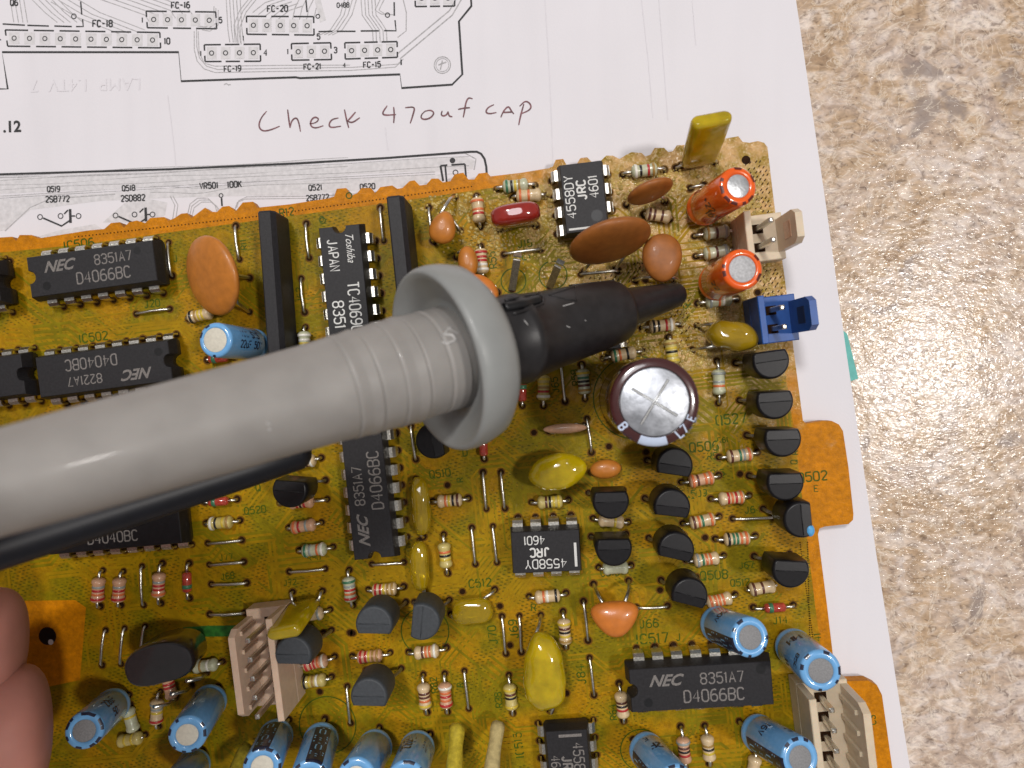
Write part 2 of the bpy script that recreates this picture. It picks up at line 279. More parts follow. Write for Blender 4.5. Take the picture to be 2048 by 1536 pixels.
def obj(name, mb, m, parent=None, mtx=None, kind=None, label=None):
    me = mb if isinstance(mb, bpy.types.Mesh) else mb.mesh(name)
    if not me.materials: me.materials.append(M[m] if isinstance(m, str) else m)
    o = bpy.data.objects.new(name, me); COL.objects.link(o)
    if parent: o.parent = parent
    if mtx is not None: o.matrix_local = mtx
    if kind: o['kind'] = kind
    if label: o['label'] = label
    return o
def thing(name, label, cat, mtx=None, group=None):
    o = bpy.data.objects.new(name, None); COL.objects.link(o); o.empty_display_size = 1
    if mtx is not None: o.matrix_world = mtx
    o['label'] = label; o['category'] = cat
    if group: o['group'] = group
    return o
def frame(p, az=0.0, up=None, s=1.0):                # local z = up, local x turned by az
    if up is None: q = Matrix.Rotation(az, 4, 'Z')
    else:
        z = Vector(up).normalized(); x = Vector((math.cos(az), math.sin(az), 0)); x = (x-z*x.dot(z)).normalized(); y = z.cross(x)
        q = Matrix((x, y, z)).transposed().to_4x4()
    return Matrix.Translation(p) @ q @ Matrix.Diagonal((s, s, s, 1))
_tc = {}
def text_mesh(txt, size=1.0, shear=0.0, bold=0.0, width=1.0):   # returns verts (centred), faces
    key = (txt, shear, bold, width)
    if key not in _tc:
        cu = bpy.data.curves.new('t', 'FONT'); cu.body = txt; cu.size = 1.0; cu.shear = shear; cu.offset = bold; cu.resolution_u = 3
        cu.align_x = 'CENTER'; cu.align_y = 'CENTER'
        o = bpy.data.objects.new('t', cu); COL.objects.link(o)
        dg = bpy.context.evaluated_depsgraph_get(); me = bpy.data.meshes.new_from_object(o.evaluated_get(dg))
        vs = [(v.co.x*width, v.co.y) for v in me.vertices]; fs = [tuple(p.vertices) for p in me.polygons]
        xs = [v[0] for v in vs]; ys = [v[1] for v in vs]; cx = (min(xs)+max(xs))/2; cy = (min(ys)+max(ys))/2
        h = 0.72
        vs = [((x-cx)/h, (y-cy)/h) for x, y in vs]
        _tc[key] = (vs, fs); bpy.data.objects.remove(o); bpy.data.meshes.remove(me); bpy.data.curves.remove(cu)
    vs, fs = _tc[key]
    return [(x*size, y*size, 0) for x, y in vs], fs     # size = cap height
def text(mb, txt, pos, size, ang=0.0, **k):
    vs, fs = text_mesh(txt, size, **k)
    mb.add(vs, fs, False, Matrix.Translation(pos) @ Matrix.Rotation(ang, 4, 'Z')); return mb
# stroke lettering, 4 x 6 grid
GL = {
 '0': [[(1,0),(0,1),(0,5),(1,6),(3,6),(4,5),(4,1),(3,0),(1,0)]], '1': [[(1,5),(2,6),(2,0)]], '2': [[(0,5),(1,6),(3,6),(4,5),(4,4),(0,0),(4,0)]],
 '3': [[(0,5),(1,6),(3,6),(4,5),(4,4),(3,3.2),(1.5,3.2)],[(3,3.2),(4,2.3),(4,1),(3,0),(1,0),(0,1)]], '4': [[(3,0),(3,6),(0,2),(4,2)]], '5': [[(4,6),(.3,6),(0,3.3),(1,3.8),(3,3.8),(4,2.8),(4,1),(3,0),(1,0),(0,1)]],
 '6': [[(3.6,5.6),(2.4,6),(1,5.6),(0,4),(0,1),(1,0),(3,0),(4,1),(4,2.4),(3,3.4),(1,3.4),(0,2.4)]], '7': [[(0,6),(4,6),(1.6,0)]],
 '8': [[(1,3.2),(0,4.1),(0,5.1),(1,6),(3,6),(4,5.1),(4,4.1),(3,3.2),(1,3.2),(0,2.2),(0,1),(1,0),(3,0),(4,1),(4,2.2),(3,3.2)]], '9': [[(.4,.4),(1.6,0),(3,.4),(4,2),(4,5),(3,6),(1,6),(0,5),(0,3.6),(1,2.6),(3,2.6),(4,3.6)]],
 'A': [[(0,0),(2,6),(4,0)],[(.8,2),(3.2,2)]], 'B': [[(0,0),(0,6),(3,6),(4,5.2),(4,4),(3,3.2),(0,3.2)],[(3,3.2),(4,2.3),(4,1),(3,0),(0,0)]], 'C': [[(4,1),(3,0),(1,0),(0,1),(0,5),(1,6),(3,6),(4,5)]],
 'D': [[(0,0),(0,6),(2.8,6),(4,4.8),(4,1.2),(2.8,0),(0,0)]], 'E': [[(4,0),(0,0),(0,6),(4,6)],[(0,3.1),(3,3.1)]], 'F': [[(0,0),(0,6),(4,6)],[(0,3.1),(3,3.1)]], 'I': [[(2,0),(2,6)]], 'J': [[(0,1.2),(.8,0),(2.2,0),(3,1),(3,6)]],
 'K': [[(0,0),(0,6)],[(4,6),(0,2.6)],[(1.4,3.6),(4,0)]], 'L': [[(0,6),(0,0),(4,0)]], 'M': [[(0,0),(0,6),(2,2.5),(4,6),(4,0)]], 'N': [[(0,0),(0,6),(4,0),(4,6)]], 'P': [[(0,0),(0,6),(3,6),(4,5),(4,3.8),(3,2.8),(0,2.8)]],
 'Q': [[(1,0),(0,1),(0,5),(1,6),(3,6),(4,5),(4,1),(3,0),(1,0)],[(2.4,1.6),(4.2,-.4)]], 'O': [[(1,0),(0,1),(0,5),(1,6),(3,6),(4,5),(4,1),(3,0),(1,0)]], 'R': [[(0,0),(0,6),(3,6),(4,5),(4,3.8),(3,2.8),(0,2.8)],[(2,2.8),(4,0)]],
 'S': [[(4,5),(3,6),(1,6),(0,5),(0,4),(1,3.2),(3,2.8),(4,2),(4,1),(3,0),(1,0),(0,1)]], 'T': [[(0,6),(4,6)],[(2,6),(2,0)]], 'U': [[(0,6),(0,1),(1,0),(3,0),(4,1),(4,6)]], 'V': [[(0,6),(2,0),(4,6)]], 'X': [[(0,0),(4,6)],[(0,6),(4,0)]], 'Y': [[(0,6),(2,3),(4,6)],[(2,3),(2,0)]],
 '-': [[(.5,3),(3.5,3)]], '+': [[(.3,3),(3.7,3)],[(2,1.3),(2,4.7)]], '.': [[(1.6,0),(2.2,0)]], 'u': [[(0,4),(0,1),(1,0),(2.5,0),(3.4,1),(3.4,4)],[(3.4,1),(3.6,0)]], ' ': []}
_sc = {}
def stroke_mesh(txt, size=1.0, w=.13, shear=0.0, width=1.0):
    key = (txt, w, shear, width)
    if key not in _sc:
        mb = MB(); x = 0; k = 1/6
        for ch in txt:
            adv = 3.2 if ch in '1I' else 5.6
            for pl in GL[ch]:
                # round the corners once
                q = [pl[0]]
                for i in range(1, len(pl)-1):
                    a, b, c = pl[i-1], pl[i], pl[i+1]
                    if ch in 'AMNKVXYTEFLZ1I4-+' or (ch == '7'): q.append(b)
                    else: q += [(b[0]*.72+a[0]*.28, b[1]*.72+a[1]*.28), (b[0]*.93+a[0]*.035+c[0]*.035, b[1]*.93+a[1]*.035+c[1]*.035), (b[0]*.72+c[0]*.28, b[1]*.72+c[1]*.28)]
                if len(pl) > 1: q.append(pl[-1])
                off = -1.2 if ch in '1I' else 0
                mb.strip([Vector(((x+px+off+py*shear)*k*.80*width, py*k, 0)) for px, py in q], w)
            x += adv
        xs = [v[0] for v in mb.v] or [0]; cx = (min(xs)+max(xs))/2
        _sc[key] = ([(v[0]-cx, v[1]-.5) for v in mb.v], mb.f)
    vs, fs = _sc[key]
    # strokes of one glyph overlap: lift each face a hair so that no two share a plane
    nv = []; nf = []; 
    for j, f in enumerate(fs):
        o = len(nv); nv += [(vs[i][0]*size, vs[i][1]*size, .00025*(j % 40)) for i in f]; nf.append(tuple(range(o, o+len(f))))
    return nv, nf
def stext(mb, txt, pos, size, ang=0.0, **k):
    vs, fs = stroke_mesh(txt, size, **k); mb.add(vs, fs, False, Matrix.Translation(pos) @ Matrix.Rotation(ang, 4, 'Z')); return mb
SK = -0.115                                           # photo slope of the board's rows
HOLES = []
# ------------------------------------------------------------------ setting: countertop, papers, board
ZP = -2.4
c = P(1024, 768, -3.3)
mb = MB(); mb.box((c.x, c.y, -13.0), (1400, 1100, 20.0))
o = obj('countertop', mb, 'counter'); o['kind'] = 'structure'; o['label'] = 'mottled beige stone-look laminate worktop'
def slab(pts, z0, z1):
    mb = MB(); n = len(pts)
    mb.add([(p.x, p.y, z0) for p in pts]+[(p.x, p.y, z1) for p in pts],
           [tuple(range(n, 2*n)), tuple(reversed(range(n)))]+[(i, (i+1) % n, n+(i+1) % n, n+i) for i in range(n)])
    return mb
def ccw(pts):
    a = sum(pts[i].x*pts[(i+1) % len(pts)].y-pts[(i+1) % len(pts)].x*pts[i].y for i in range(len(pts)))
    return pts if a > 0 else pts[::-1]
sheet = slab(ccw([P(u, v, ZP) for u, v in ((1560, -215), (1592, 0), (1652, 411), (1692, 700), (1753, 1111), (1820, 1536), (1850, 1730), (-900, 1950), (-1000, -150))]), ZP-0.12, ZP)
paper = obj('paper_sheet', sheet, 'paper'); paper['label'] = 'white photocopied sheet with circuit diagrams and a handwritten note under the board'; paper['category'] = 'paper'
teal = obj('teal_card', slab(ccw([P(u, v, -2.75) for u, v in ((1660, 640), (1694, 668), (1716, 757), (1701, 762), (1640, 765))]), -2.9, -2.65), 'teal')
teal['label'] = 'small teal paper corner peeking out from under the white sheet'; teal['category'] = 'paper scrap'

# board outline along the photo's edge
EDGE = []
def zz(l, ox, oy, s=2.926): return [(ox+x/s, oy+y/s) for x, y in l]
EDGE += [(-420, 520)]
EDGE += zz([(0, 1390), (70, 1385), (95, 1410), (115, 1375), (185, 1375), (225, 1395), (330, 1378), (520, 1348), (610, 1340), (650, 1305), (700, 1300), (725, 1332), (755, 1300), (800, 1290), (850, 1305), (880, 1275), (960, 1270), (985, 1292), (1020, 1277), (1060, 1250), (1095, 1247), (1120, 1275), (1160, 1245), (1200, 1215), (1235, 1240), (1270, 1240), (1300, 1210), (1340, 1205), (1380, 1235), (1420, 1185), (1480, 1180), (1505, 1215), (1700, 1195)], 0, 0)
EDGE += zz([(170, 1160), (200, 1150), (215, 1105), (270, 1100), (300, 1145), (335, 1130), (360, 1100), (415, 1100), (440, 1130), (470, 1095), (540, 1085), (570, 1105), (600, 1100), (640, 1060), (670, 1055), (700, 1085), (740, 1080), (770, 1045), (810, 1045), (835, 1067), (880, 1060), (905, 1020), (955, 1010), (985, 1050), (1020, 1050), (1045, 1015), (1095, 1010), (1115, 1032), (1300, 1010), (1450, 985), (1480, 975), (1495, 935), (1540, 930), (1560, 965), (1620, 960), (1640, 925), (1680, 920), (1710, 950)], 600, 0)
EDGE += zz([(590, 357), (620, 325), (660, 325), (700, 345), (740, 320), (770, 305), (830, 310), (850, 330), (880, 320), (905, 280), (960, 280), (985, 305), (1010, 300), (1035, 265), (1080, 262), (1110, 290), (1140, 285), (1165, 252), (1210, 250), (1240, 275), (1280, 265), (1320, 225), (1395, 212), (1420, 245), (1460, 250), (1510, 240), (1545, 250), (1565, 275)], 1000, 200)
EDGE += [(1548, 405), (1570, 560), (1589, 713), (1606, 841), (1612, 847), (1645, 842), (1664, 842), (1678, 849), (1686, 862), (1697, 935), (1707, 1028), (1706, 1040), (1697, 1048), (1650, 1053), (1639, 1057), (1636, 1069), (1654, 1210), (1668, 1328), (1672, 1362), (1680, 1363), (1736, 1361), (1754, 1370), (1764, 1390), (1774, 1460), (1788, 1560), (1815, 1760)]
EDGE += [(-560, 1990)]
bp_ = ccw([P(u, v, 0) for u, v in EDGE])
board = thing('circuit_board', 'amber brown circuit board with scalloped break-off edge, densely fitted with parts', 'circuit board')
substrate = obj('substrate', slab(bp_, -1.6, 0), 'resin', board)
cz = 0.004
inner = [(-420, 545), (0, 505), (170, 488), (330, 466), (520, 440), (760, 408), (900, 388), (1050, 366), (1110, 372), (1260, 352), (1460, 322), (1510, 330), (1522, 420), (1545, 575), (1568, 730), (1588, 860), (1600, 960), (1612, 1060), (1630, 1210), (1648, 1340), (1668, 1480), (1700, 1760), (-560, 1980), (-560, 1400), (-120, 1420), (160, 1360), (172, 1215), (150, 1200), (-400, 1210)]
lay = MB().poly(ccw([P(u, v, cz) for u, v in inner]))
obj('copper_layer', lay, 'copper_side', board)
lay2 = MB().poly(ccw([P(u, v, cz) for u, v in ((1698, 1440), (1726, 1420), (1745, 1480), (1765, 1700), (1725, 1700))]))
obj('copper_layer', lay2, 'copper_side', board)
# conductor tracks showing through: bundles of parallel runs
def inpoly(u, v, pts):
    r = False; j = len(pts)-1
    for i in range(len(pts)):
        if (pts[i][1] > v) != (pts[j][1] > v) and u < (pts[j][0]-pts[i][0])*(v-pts[i][1])/(pts[j][1]-pts[i][1])+pts[i][0]: r = not r
        j = i
    return r
rg = random.Random(11)
ex = (P(900, 800)-P(800, 800+100*0.115)).normalized(); ey = Vector((-ex.y, ex.x, 0))
tr = MB(); tg = MB(); zi = 0
def bundle(u, v, a, n, sp, w, segs, M_):
    global zi
    p = P(u, v); d = ex*math.cos(a)+ey*math.sin(a); k = Vector((-d.y, d.x, 0)); lines = []
    paths = [[p+k*(i*sp)] for i in range(n)]; cur = a; q = p
    dirs = [a]
    for L_, turn in segs:
        q = q+(ex*math.cos(cur)+ey*math.sin(cur))*L_; nxt = cur+turn
        dd = ex*math.cos(cur)+ey*math.sin(cur); kk = Vector((-dd.y, dd.x, 0)); t = math.tan(turn/2)
        for i in range(n): paths[i].append(q+kk*(i*sp)-dd*(i*sp)*t)
        cur = nxt
    for pth in paths:
        if not all(inpoly(*cam_pix(Vector((x.x, x.y, 0))), inner) for x in pth): continue
        zi += 1; z = 0.006+zi*0.00006
        M_.strip([Vector((x.x, x.y, z)) for x in pth], w)
cam_pix = lambda p: (lambda q: (1024+F*q.x/-q.z, 768-F*q.y/-q.z))(QC.inverted() @ (p-Vector((0, 0, ZC))))
for i in range(330):
    u = rg.uniform(-100, 1640); v = rg.uniform(430, 1560)
    if not inpoly(u, v, inner): continue
    a = rg.choice([0, 0, math.pi/2, math.pi/4, -math.pi/4, math.pi]); n = rg.randint(1, 5); sp = rg.choice([0.55, 0.7, 0.9]); segs = []
    q = P(u, v); cur = a; ok = True
    for s_ in range(rg.randint(2, 4)):
        L_ = rg.uniform(2.5, 9); t = rg.choice([math.pi/4, -math.pi/4]); segs.append((L_, t))
        q = q+(ex*math.cos(cur)+ey*math.sin(cur))*L_; cur += t
        pu = cam_pix(q)
        if not inpoly(pu[0], pu[1], inner): ok = False
    k = Vector((-math.sin(0), 1, 0))
    if ok: bundle(u, v, a, n, sp, rg.uniform(0.2, 0.5), segs, tr if rg.random() < 0.5 else tg)
for j in range(5):
    for dv in (0,):
        zi += 1
        pts = [P(x, 655+j*11+6*math.sin((x-40)/70)-0.02*x, 0.03+0.0004*j) for x in range(10, 350, 17)]
        tg.strip(pts, 0.3)
obj('olive_track', tr, 'trace', board, kind='stuff'); obj('orange_track', tg, 'trace_gap', board, kind='stuff')
# dotted score line along the break-off edge
dt = MB()
for seg in (((150, 474), (520, 432)), ((520, 432), (950, 372))):
    (x0, y0), (x1, y1) = seg; n = int((x1-x0)/7)
    for i in range(n): dt.disc(P(x0+(x1-x0)*i/n, y0+(y1-y0)*i/n, 0.035), 0.11, 6)
for i in range(60):
    dt.disc(P(1641+i*0.2*0.55-26, 1085+i*4.6, 0.035), 0.10, 6); dt.disc(P(1628+i*0.62-28, 1085+i*4.6, 0.035), 0.10, 6)
rg2 = random.Random(5)
for (u0, v0, nu, nv) in ((1490, 330, 6, 14), (1520, 545, 5, 8), (1255, 530, 9, 5), (1340, 580, 4, 14), (1180, 560, 6, 3)):
    for a in range(nu):
        for b in range(nv):
            uu = u0+a*10+(b % 2)*5+rg2.uniform(-2, 2); vv = v0+b*9+rg2.uniform(-2, 2)-a*1.3
            if not inpoly(uu+8, vv, EDGE): continue
            q = P(uu, vv, 0.036)
            dt.strip([q, q+Vector((0.22, 0.32, 0))], 0.14)
obj('dotted_line', dt, 'hole', board, kind='stuff')
# silkscreen
SILK = [('IC506', 158, 488, 19, 7), ('IC502', 187, 674, 18, 7), ('J20', 304, 607, 15, 7), ('R12', 573, 424, 16, 7), ('O', 643, 438, 12, 0), ('J', 350, 517, 14, 7), ('R11', 487, 490, 13, 97),
        ('Q527', 1462, 838, 20, 6), ('Q506', 1408, 893, 19, 5), ('Q502', 1625, 953, 19, 6), ('E', 1632, 977, 13, 3), ('R', 1590, 905, 13, 92), ('Q', 1588, 924, 13, 92),
        ('J66', 1298, 1247, 17, 5), ('IC517', 1305, 1277, 21, 5), ('J', 1356, 1274, 15, 5), ('C512', 960, 1166, 17, 6), ('Q510', 880, 947, 16, 7), ('Q520', 1010, 0, 1, 0),
        ('Q508', 1428, 1150, 18, 5), ('Q509', 1392, 987, 14, 5), ('Q', 1384, 991, 13, 5), ('J64', 1505, 1019, 14, 5), ('J70', 985, 1270, 17, 97), ('J69', 1027, 1258, 17, 97),
        ('J84', 1162, 1350, 17, 97), ('IC515', 1037, 1490, 17, 97), ('R38', 997, 1400, 14, 97), ('J14', 1560, 1240, 15, 5), ('J77', 452, 1114, 13, 7), ('J68', 455, 1152, 13, 7),
        ('Q520', 510, 1020, 15, 7), ('Q', 516, 975, 15, 7), ('R55', 985, 520, 15, 97), ('J15', 1050, 487, 15, 5), ('C', 1052, 515, 16, 95), ('R', 920, 960, 13, 97), ('J62', 600, 590, 14, 97),
        ('R64', 1226, 1425, 14, 97), ('R', 1067, 1215, 15, 5), ('Q', 1280, 645, 16, 95), ('R', 1375, 612, 16, 95), ('R58', 1150, 755, 14, 97), ('J65', 1110, 770, 14, 97), ('C513', 1220, 1145, 14, 5),
        ('R15', 1435, 946, 14, 5), ('R5', 1425, 912, 14, 5), ('Q512', 1480, 1165, 14, 5), ('J67', 1493, 1130, 13, 5), ('R82', 868, 1370, 14, 97), ('R', 920, 1370, 13, 97), ('IC5', 610, 870, 15, 97), ('R50', 1325, 560, 13, 97),
        ('C3', 1745, 1440, 13, 97), ('41', 1635, 1275, 14, 97), ('J72', 580, 1165, 12, 7), ('R80', 628, 1115, 12, 7), ('D', 930, 905, 15, 7), ('R61', 1445, 880, 11, 5)]
for t, u, v, h, a in SILK:
    if v < 50: continue
    obj('silkscreen_text', stext(MB(), t, P(u, v, 0.045), h/14.0*0.95, R(a), w=.155, width=1.12), 'green_ink', board)
for u, v, r_ in ((1027, 562, 26), (1106, 550, 29), (645, 441, 7), (698, 391, 7), (1283, 1500, 43), (850, 1262, 50), (655, 1450, 60), (1270, 795, 84)):
    obj('silkscreen_ring', MB().disc(P(u, v, 0.06), r_/14, 48, r_/14-0.16), 'green_ink', board)
mk = MB()
for i in range(9):
    y = 1254+i*2.4; mk.strip([P(365+rg.uniform(-6, 3), y+2, 0.05+i*.0003), P(410, y-1, 0.05+i*.0003), P(470+rg.uniform(-4, 4), y-2, 0.05+i*.0003)], 0.2)
obj('green_marker_stroke', mk, 'green_pen', board)
for i in range(0): pass
mh = MB(); hc = P(95, 1272, 0.0); mh.disc((hc.x, hc.y, 0.012), 1.35, 24)
obj('mounting_hole', mh, 'dimple', board)
mh = MB().disc((hc.x+0.5, hc.y-0.9, 0.016), 0.42, 14); obj('paper_glimpse', mh, 'paper', board)
hc = P(1492, 320); mh = MB().disc((hc.x, hc.y, 0.012), 0.62, 16); obj('locating_hole', mh, 'hole', board)
# beads of dried flux
bd = MB(); br = random.Random(3)
def bead(p, r, mb):
    n = 7; prof = [(0.0, 1.0), (0.45, 0.86), (0.8, 0.5), (0.92, 0.12)]
    sx = br.uniform(0.8, 1.3); a = br.uniform(0, 3.1)
    mtx = Matrix.Translation(p) @ Matrix.Rotation(a, 4, 'Z') @ Matrix.Diagonal((r*sx, r, r*0.8, 1))
    mb.lathe(prof, n, mtx, True, False, True)
cl = [(1010, 470, 90, 50), (950, 440, 60, 50), (1180, 500, 120, 30), (1320, 340, 60, 30), (1290, 400, 120, 60), (1240, 520, 80, 50), (1440, 470, 60, 60), (1400, 620, 60, 60), (1290, 620, 40, 40), (1380, 700, 60, 40), (1430, 320, 60, 30), (1100, 480, 50, 60), (1080, 390, 90, 30), (1490, 480, 25, 60), (1540, 500, 12, 60), (1250, 700, 50, 20), (1350, 640, 90, 60), (1230, 340, 50, 25), (1520, 420, 15, 70), (900, 410, 60, 30)]
cnt = 0
while cnt < 2300:
    cu_, cv_, su, sv = br.choice(cl); u = br.gauss(cu_, su*0.6); v = br.gauss(cv_, sv*0.6)
    if not inpoly(u, v, inner): continue
    bead(P(u, v, 0.0), br.choice([0.12, 0.15, 0.18, 0.2, 0.24, 0.3]), bd); cnt += 1
for i in range(60):
    u = br.gauss(1590, 8); v = br.gauss(755, 8)
    if inpoly(u, v, inner): bead(P(u, v), 0.15, bd)
obj('flux_bead', bd, 'drop', board, kind='stuff')

# ------------------------------------------------------------------ print on the paper
Zi = [ZP+0.006]
def PZ(u, v): return P(u, v, Zi[0])
def bump_z(): Zi[0] += 0.00012
def line(mb, pts, wpx=2.4):
    bump_z(); n = 1.15
    mb.strip([PZ(u, v) for u, v in pts], wpx*1.22/F*(ZC-ZP))
def z1(l): return zz(l, 0, 0)
def z2(l): return zz(l, 600, 0)
ink = MB(); gry = MB(); wash = MB(); ghost = MB()
def circ(mb, u, v, r, w=2.0):
    bump_z(); mb.disc(PZ(u, v), r/14, 20, (r-w)/14)
def dashed(mb, a, b, n, w=2.6, gap=0.22):
    for i in range(n):
        t0 = (i+gap/2)/n if i else 0; t1 = (i+1-gap/2)/n if i < n-1 else 1
        line(mb, [(a[0]+(b[0]-a[0])*t0, a[1]+(b[1]-a[1])*t0), (a[0]+(b[0]-a[0])*t1, a[1]+(b[1]-a[1])*t1)], w)
def conn(q, n, nd):     # q = tl,tr,br,bl
    tl, tr_, br_, bl = q
    for i in range(n):
        t = (i+0.5)/n; ux = tl[0]+(tr_[0]-tl[0])*t; uy = tl[1]+(tr_[1]-tl[1])*t; lx = bl[0]+(br_[0]-bl[0])*t; ly = bl[1]+(br_[1]-bl[1])*t
        cx, cy = (ux+lx)/2, (uy+ly)/2; bump_z(); w = 0.34*(tr_[0]-tl[0])/n; h = 0.36*(bl[1]-tl[1])
        wash.poly([PZ(cx-w, cy+h), PZ(cx+w, cy+h), PZ(cx+w, cy-h), PZ(cx-w, cy-h)])
        circ(ink, cx, cy, 5.6, 2.2)
    dashed(ink, tl, tr_, nd); dashed(ink, bl, br_, nd)
    for a, b in ((tl, bl), (tr_, br_)):
        line(ink, [a, (a[0]+(b[0]-a[0])*.35, a[1]+(b[1]-a[1])*.35)], 2.6); line(ink, [(a[0]+(b[0]-a[0])*.65, a[1]+(b[1]-a[1])*.65), b], 2.6)
# grey tracks first (lowest)
pr = random.Random(2)
def bund(pts, n, dx, dy, w=1.6, m=None):
    for i in range(n):
        line(m or gry, [(u+dx*i+pr.uniform(-.4, .4), v+dy*i+pr.uniform(-.4, .4)) for u, v in pts], w)
bund([(388, 62), (389, 100), (394, 122), (408, 138), (430, 145), (560, 143), (700, 141), (790, 134), (802, 124)], 2, 5, -6)
bund([(396, 62), (398, 104), (408, 126), (430, 132), (560, 131), (700, 130)], 1, 0, 0)
bund([(190, -5), (240, 12), (290, 30), (300, 45)], 6, 17, -3); bund([(150, -5), (200, 25), (290, 60)], 4, -16, 3)
bund([(60, -5), (90, 25), (115, 45)], 5, 13, 0); bund([(20, -5), (28, 45)], 4, 9, 0)
bund([(452, -5), (456, 60), (460, 85)], 5, 7, 0); bund([(404, 60), (420, 62), (436, 50), (436, 20)], 3, -4, -4)
bund([(500, -5), (480, 20), (468, 50), (470, 85)], 3, 6, 2); bund([(690, -5), (680, 30), (660, 60), (640, 70)], 4, 8, 0)
bund([(722, -5), (724, 30), (735, 45), (745, 60), (746, 85)], 5, 7, 0); bund([(805, -5), (813, 25), (812, 62), (795, 75)], 1, 0, 0, 1.8)
bund([(925, -5), (905, 30), (800, 118)], 2, -6, -9, 2.2); bund([(560, -5), (530, 5), (505, 25)], 5, 12, 4); bund([(770, -5), (758, 20), (770, 28), (788, 30)], 2, -8, 0)
bund([(600, -5), (590, 15), (585, 38)], 4, 14, 1)
bump_z(); wash.poly([PZ(*p) for p in ((640, 45), (652, 40), (640, -5), (628, -5))])
# copper islands of the lower diagram
for pts in ([(-30, 360), (200, 352), (480, 338), (700, 326), (930, 312), (950, 322), (945, 338), (700, 349), (400, 368), (0, 388), (-30, 390)],
            [(-30, 400), (180, 388), (330, 378), (560, 366), (800, 352), (880, 350), (885, 362), (820, 372), (600, 390), (480, 392), (360, 395), (200, 402), (60, 420), (10, 460), (-30, 470)],
            [(60, 478), (120, 460), (190, 448), (210, 462), (160, 475), (80, 482)],
            [(205, 445), (250, 405), (300, 398), (335, 405), (330, 430), (300, 445)]):
    bump_z(); wash.poly(ccw([PZ(u, v) for u, v in pts]))
bund([(-30, 356), (300, 347), (700, 322), (930, 306), (952, 318), (948, 340)], 1, 0, 0, 2.2)
bund([(-30, 394), (300, 374), (700, 353), (870, 344)], 2, 0, 4, 1.4)
for i in range(16):
    y0 = 352+i*3.1; am = pr.uniform(1, 3)
    x0_ = pr.choice([-30, -30, 120, 300]); x1_ = pr.choice([940, 700, 860])
    line(gry if i % 3 == 0 else wash, [(x, y0-(x)*.051+am*math.sin(x/60+i)+ (8*math.exp(-((x-400)/50)**2) if i > 10 else 0)) for x in range(x0_, x1_, 22)], pr.uniform(.8, 1.6))
bund([(375, 430), (380, 408), (395, 396), (415, 396), (430, 410), (434, 425)], 3, 4, 4, 1.6)
bund([(345, 440), (350, 410), (340, 392)], 2, 6, 0, 1.6); bund([(470, 420), (475, 405), (490, 398), (640, 396), (800, 386)], 2, 3, -4, 1.5)
bund([(10, 462), (60, 415), (100, 398), (230, 388)], 1, 0, 0, 1.8)
for q, n, nd in ((z1([(30, 175), (935, 190), (940, 280), (45, 270)]), 10, 6), (z1([(855, 65), (1262, 70), (1268, 168), (862, 162)]), 5, 3), (z1([(1442, 95), (1835, 97), (1838, 205), (1445, 200)]), 5, 3),
                 (z1([(1195, 262), (1522, 258), (1525, 358), (1200, 360)]), 4, 3), (z1([(1705, 255), (1935, 250), (1940, 348), (1708, 352)]), 3, 2), (z2([(262, 250), (568, 243), (570, 335), (265, 345)]), 4, 3), (z2([(672, -60), (905, -60), (905, 35), (675, 38)]), 3, 3)):
    conn(q, n, nd)
for pts in (z1([(15, 140), (145, 147)]), z1([(160, 148), (285, 152)]), z1([(318, 152), (420, 155)]), z1([(445, 155), (487, 155), (483, 112)]), z1([(472, 10), (478, 85)]), z1([(1790, 0), (1797, 70)]),
            z2([(108, 185), (190, 183)]), z2([(215, 183), (325, 183)]), z2([(355, 181), (462, 180)]), z2([(492, 179), (562, 180), (556, 118)]), z2([(551, 12), (552, 92)]), z2([(592, 348), (592, 380)])):
    line(ink, pts, 2.4)
circ(ink, *z1([(432, 95)])[0], 6, 2); circ(ink, *z1([(1860, 95)])[0], 5, 2); circ(ink, *z2([(512, 88)])[0], 5.5, 2)
line(ink, z1([(-60, 520), (45, 520), (12, 305), (1045, 305), (1060, 475), (1730, 452)])+z2([(0, 457), (585, 435), (595, 515), (890, 495), (950, 435), (930, 125), (1003, 35), (1000, -20)]), 3.4)
line(ink, [(-10, 75), (2, 80)], 2)
line(ink, z1([(-60, 1022), (1000, 990)])+z2([(0, 955), (500, 925), (1000, 888), (1035, 888), (1060, 900), (1080, 930), (1090, 975), (1093, 1020)]), 3.6)
for cx_ in (z2([(833, 380)])[0],):
    circ(gry, cx_[0], cx_[1], 18, 2); circ(gry, cx_[0], cx_[1], 14, 1.4); line(gry, [(cx_[0]-8, cx_[1]), (cx_[0]+8, cx_[1]-6)], 2); line(gry, [(cx_[0], cx_[1]-9), (cx_[0]-4, cx_[1]+9)], 2)
# round screw mark and corner connector by the board edge
bump_z(); ink.disc(PZ(905, 321), 0.42, 12); line(ink, z2([(822, 970), (862, 966)]), 3); line(ink, z2([(886, 965), (965, 960)]), 3); line(ink, z2([(822, 970), (838, 1060)]), 3.5); line(ink, z2([(850, 970), (858, 1065)]), 3); line(ink, z2([(965, 960), (972, 1040)]), 3)
circ(ink, 911, 345, 6, 2)
for cx0, cy0 in ((0, 0), (151, -3)):
    circ(ink, 80+cx0, 434+cy0, 6.2, 2); circ(ink, 121+cx0-(3 if cx0 else 0), 432+cy0, 6.2, 2); circ(ink, 157+cx0-(3 if cx0 else 0), 432+cy0, 6.2, 2)
    line(ink, [(86+cx0, 436+cy0), (123+cx0, 452+cy0), (141+cx0, 440+cy0)], 3); line(ink, [(140+cx0, 418+cy0), (141+cx0, 446+cy0)], 4.5); line(ink, [(128+cx0, 428+cy0), (136+cx0, 420+cy0)], 2.5); line(ink, [(142+cx0, 432+cy0), (150+cx0, 432+cy0)], 2.5)
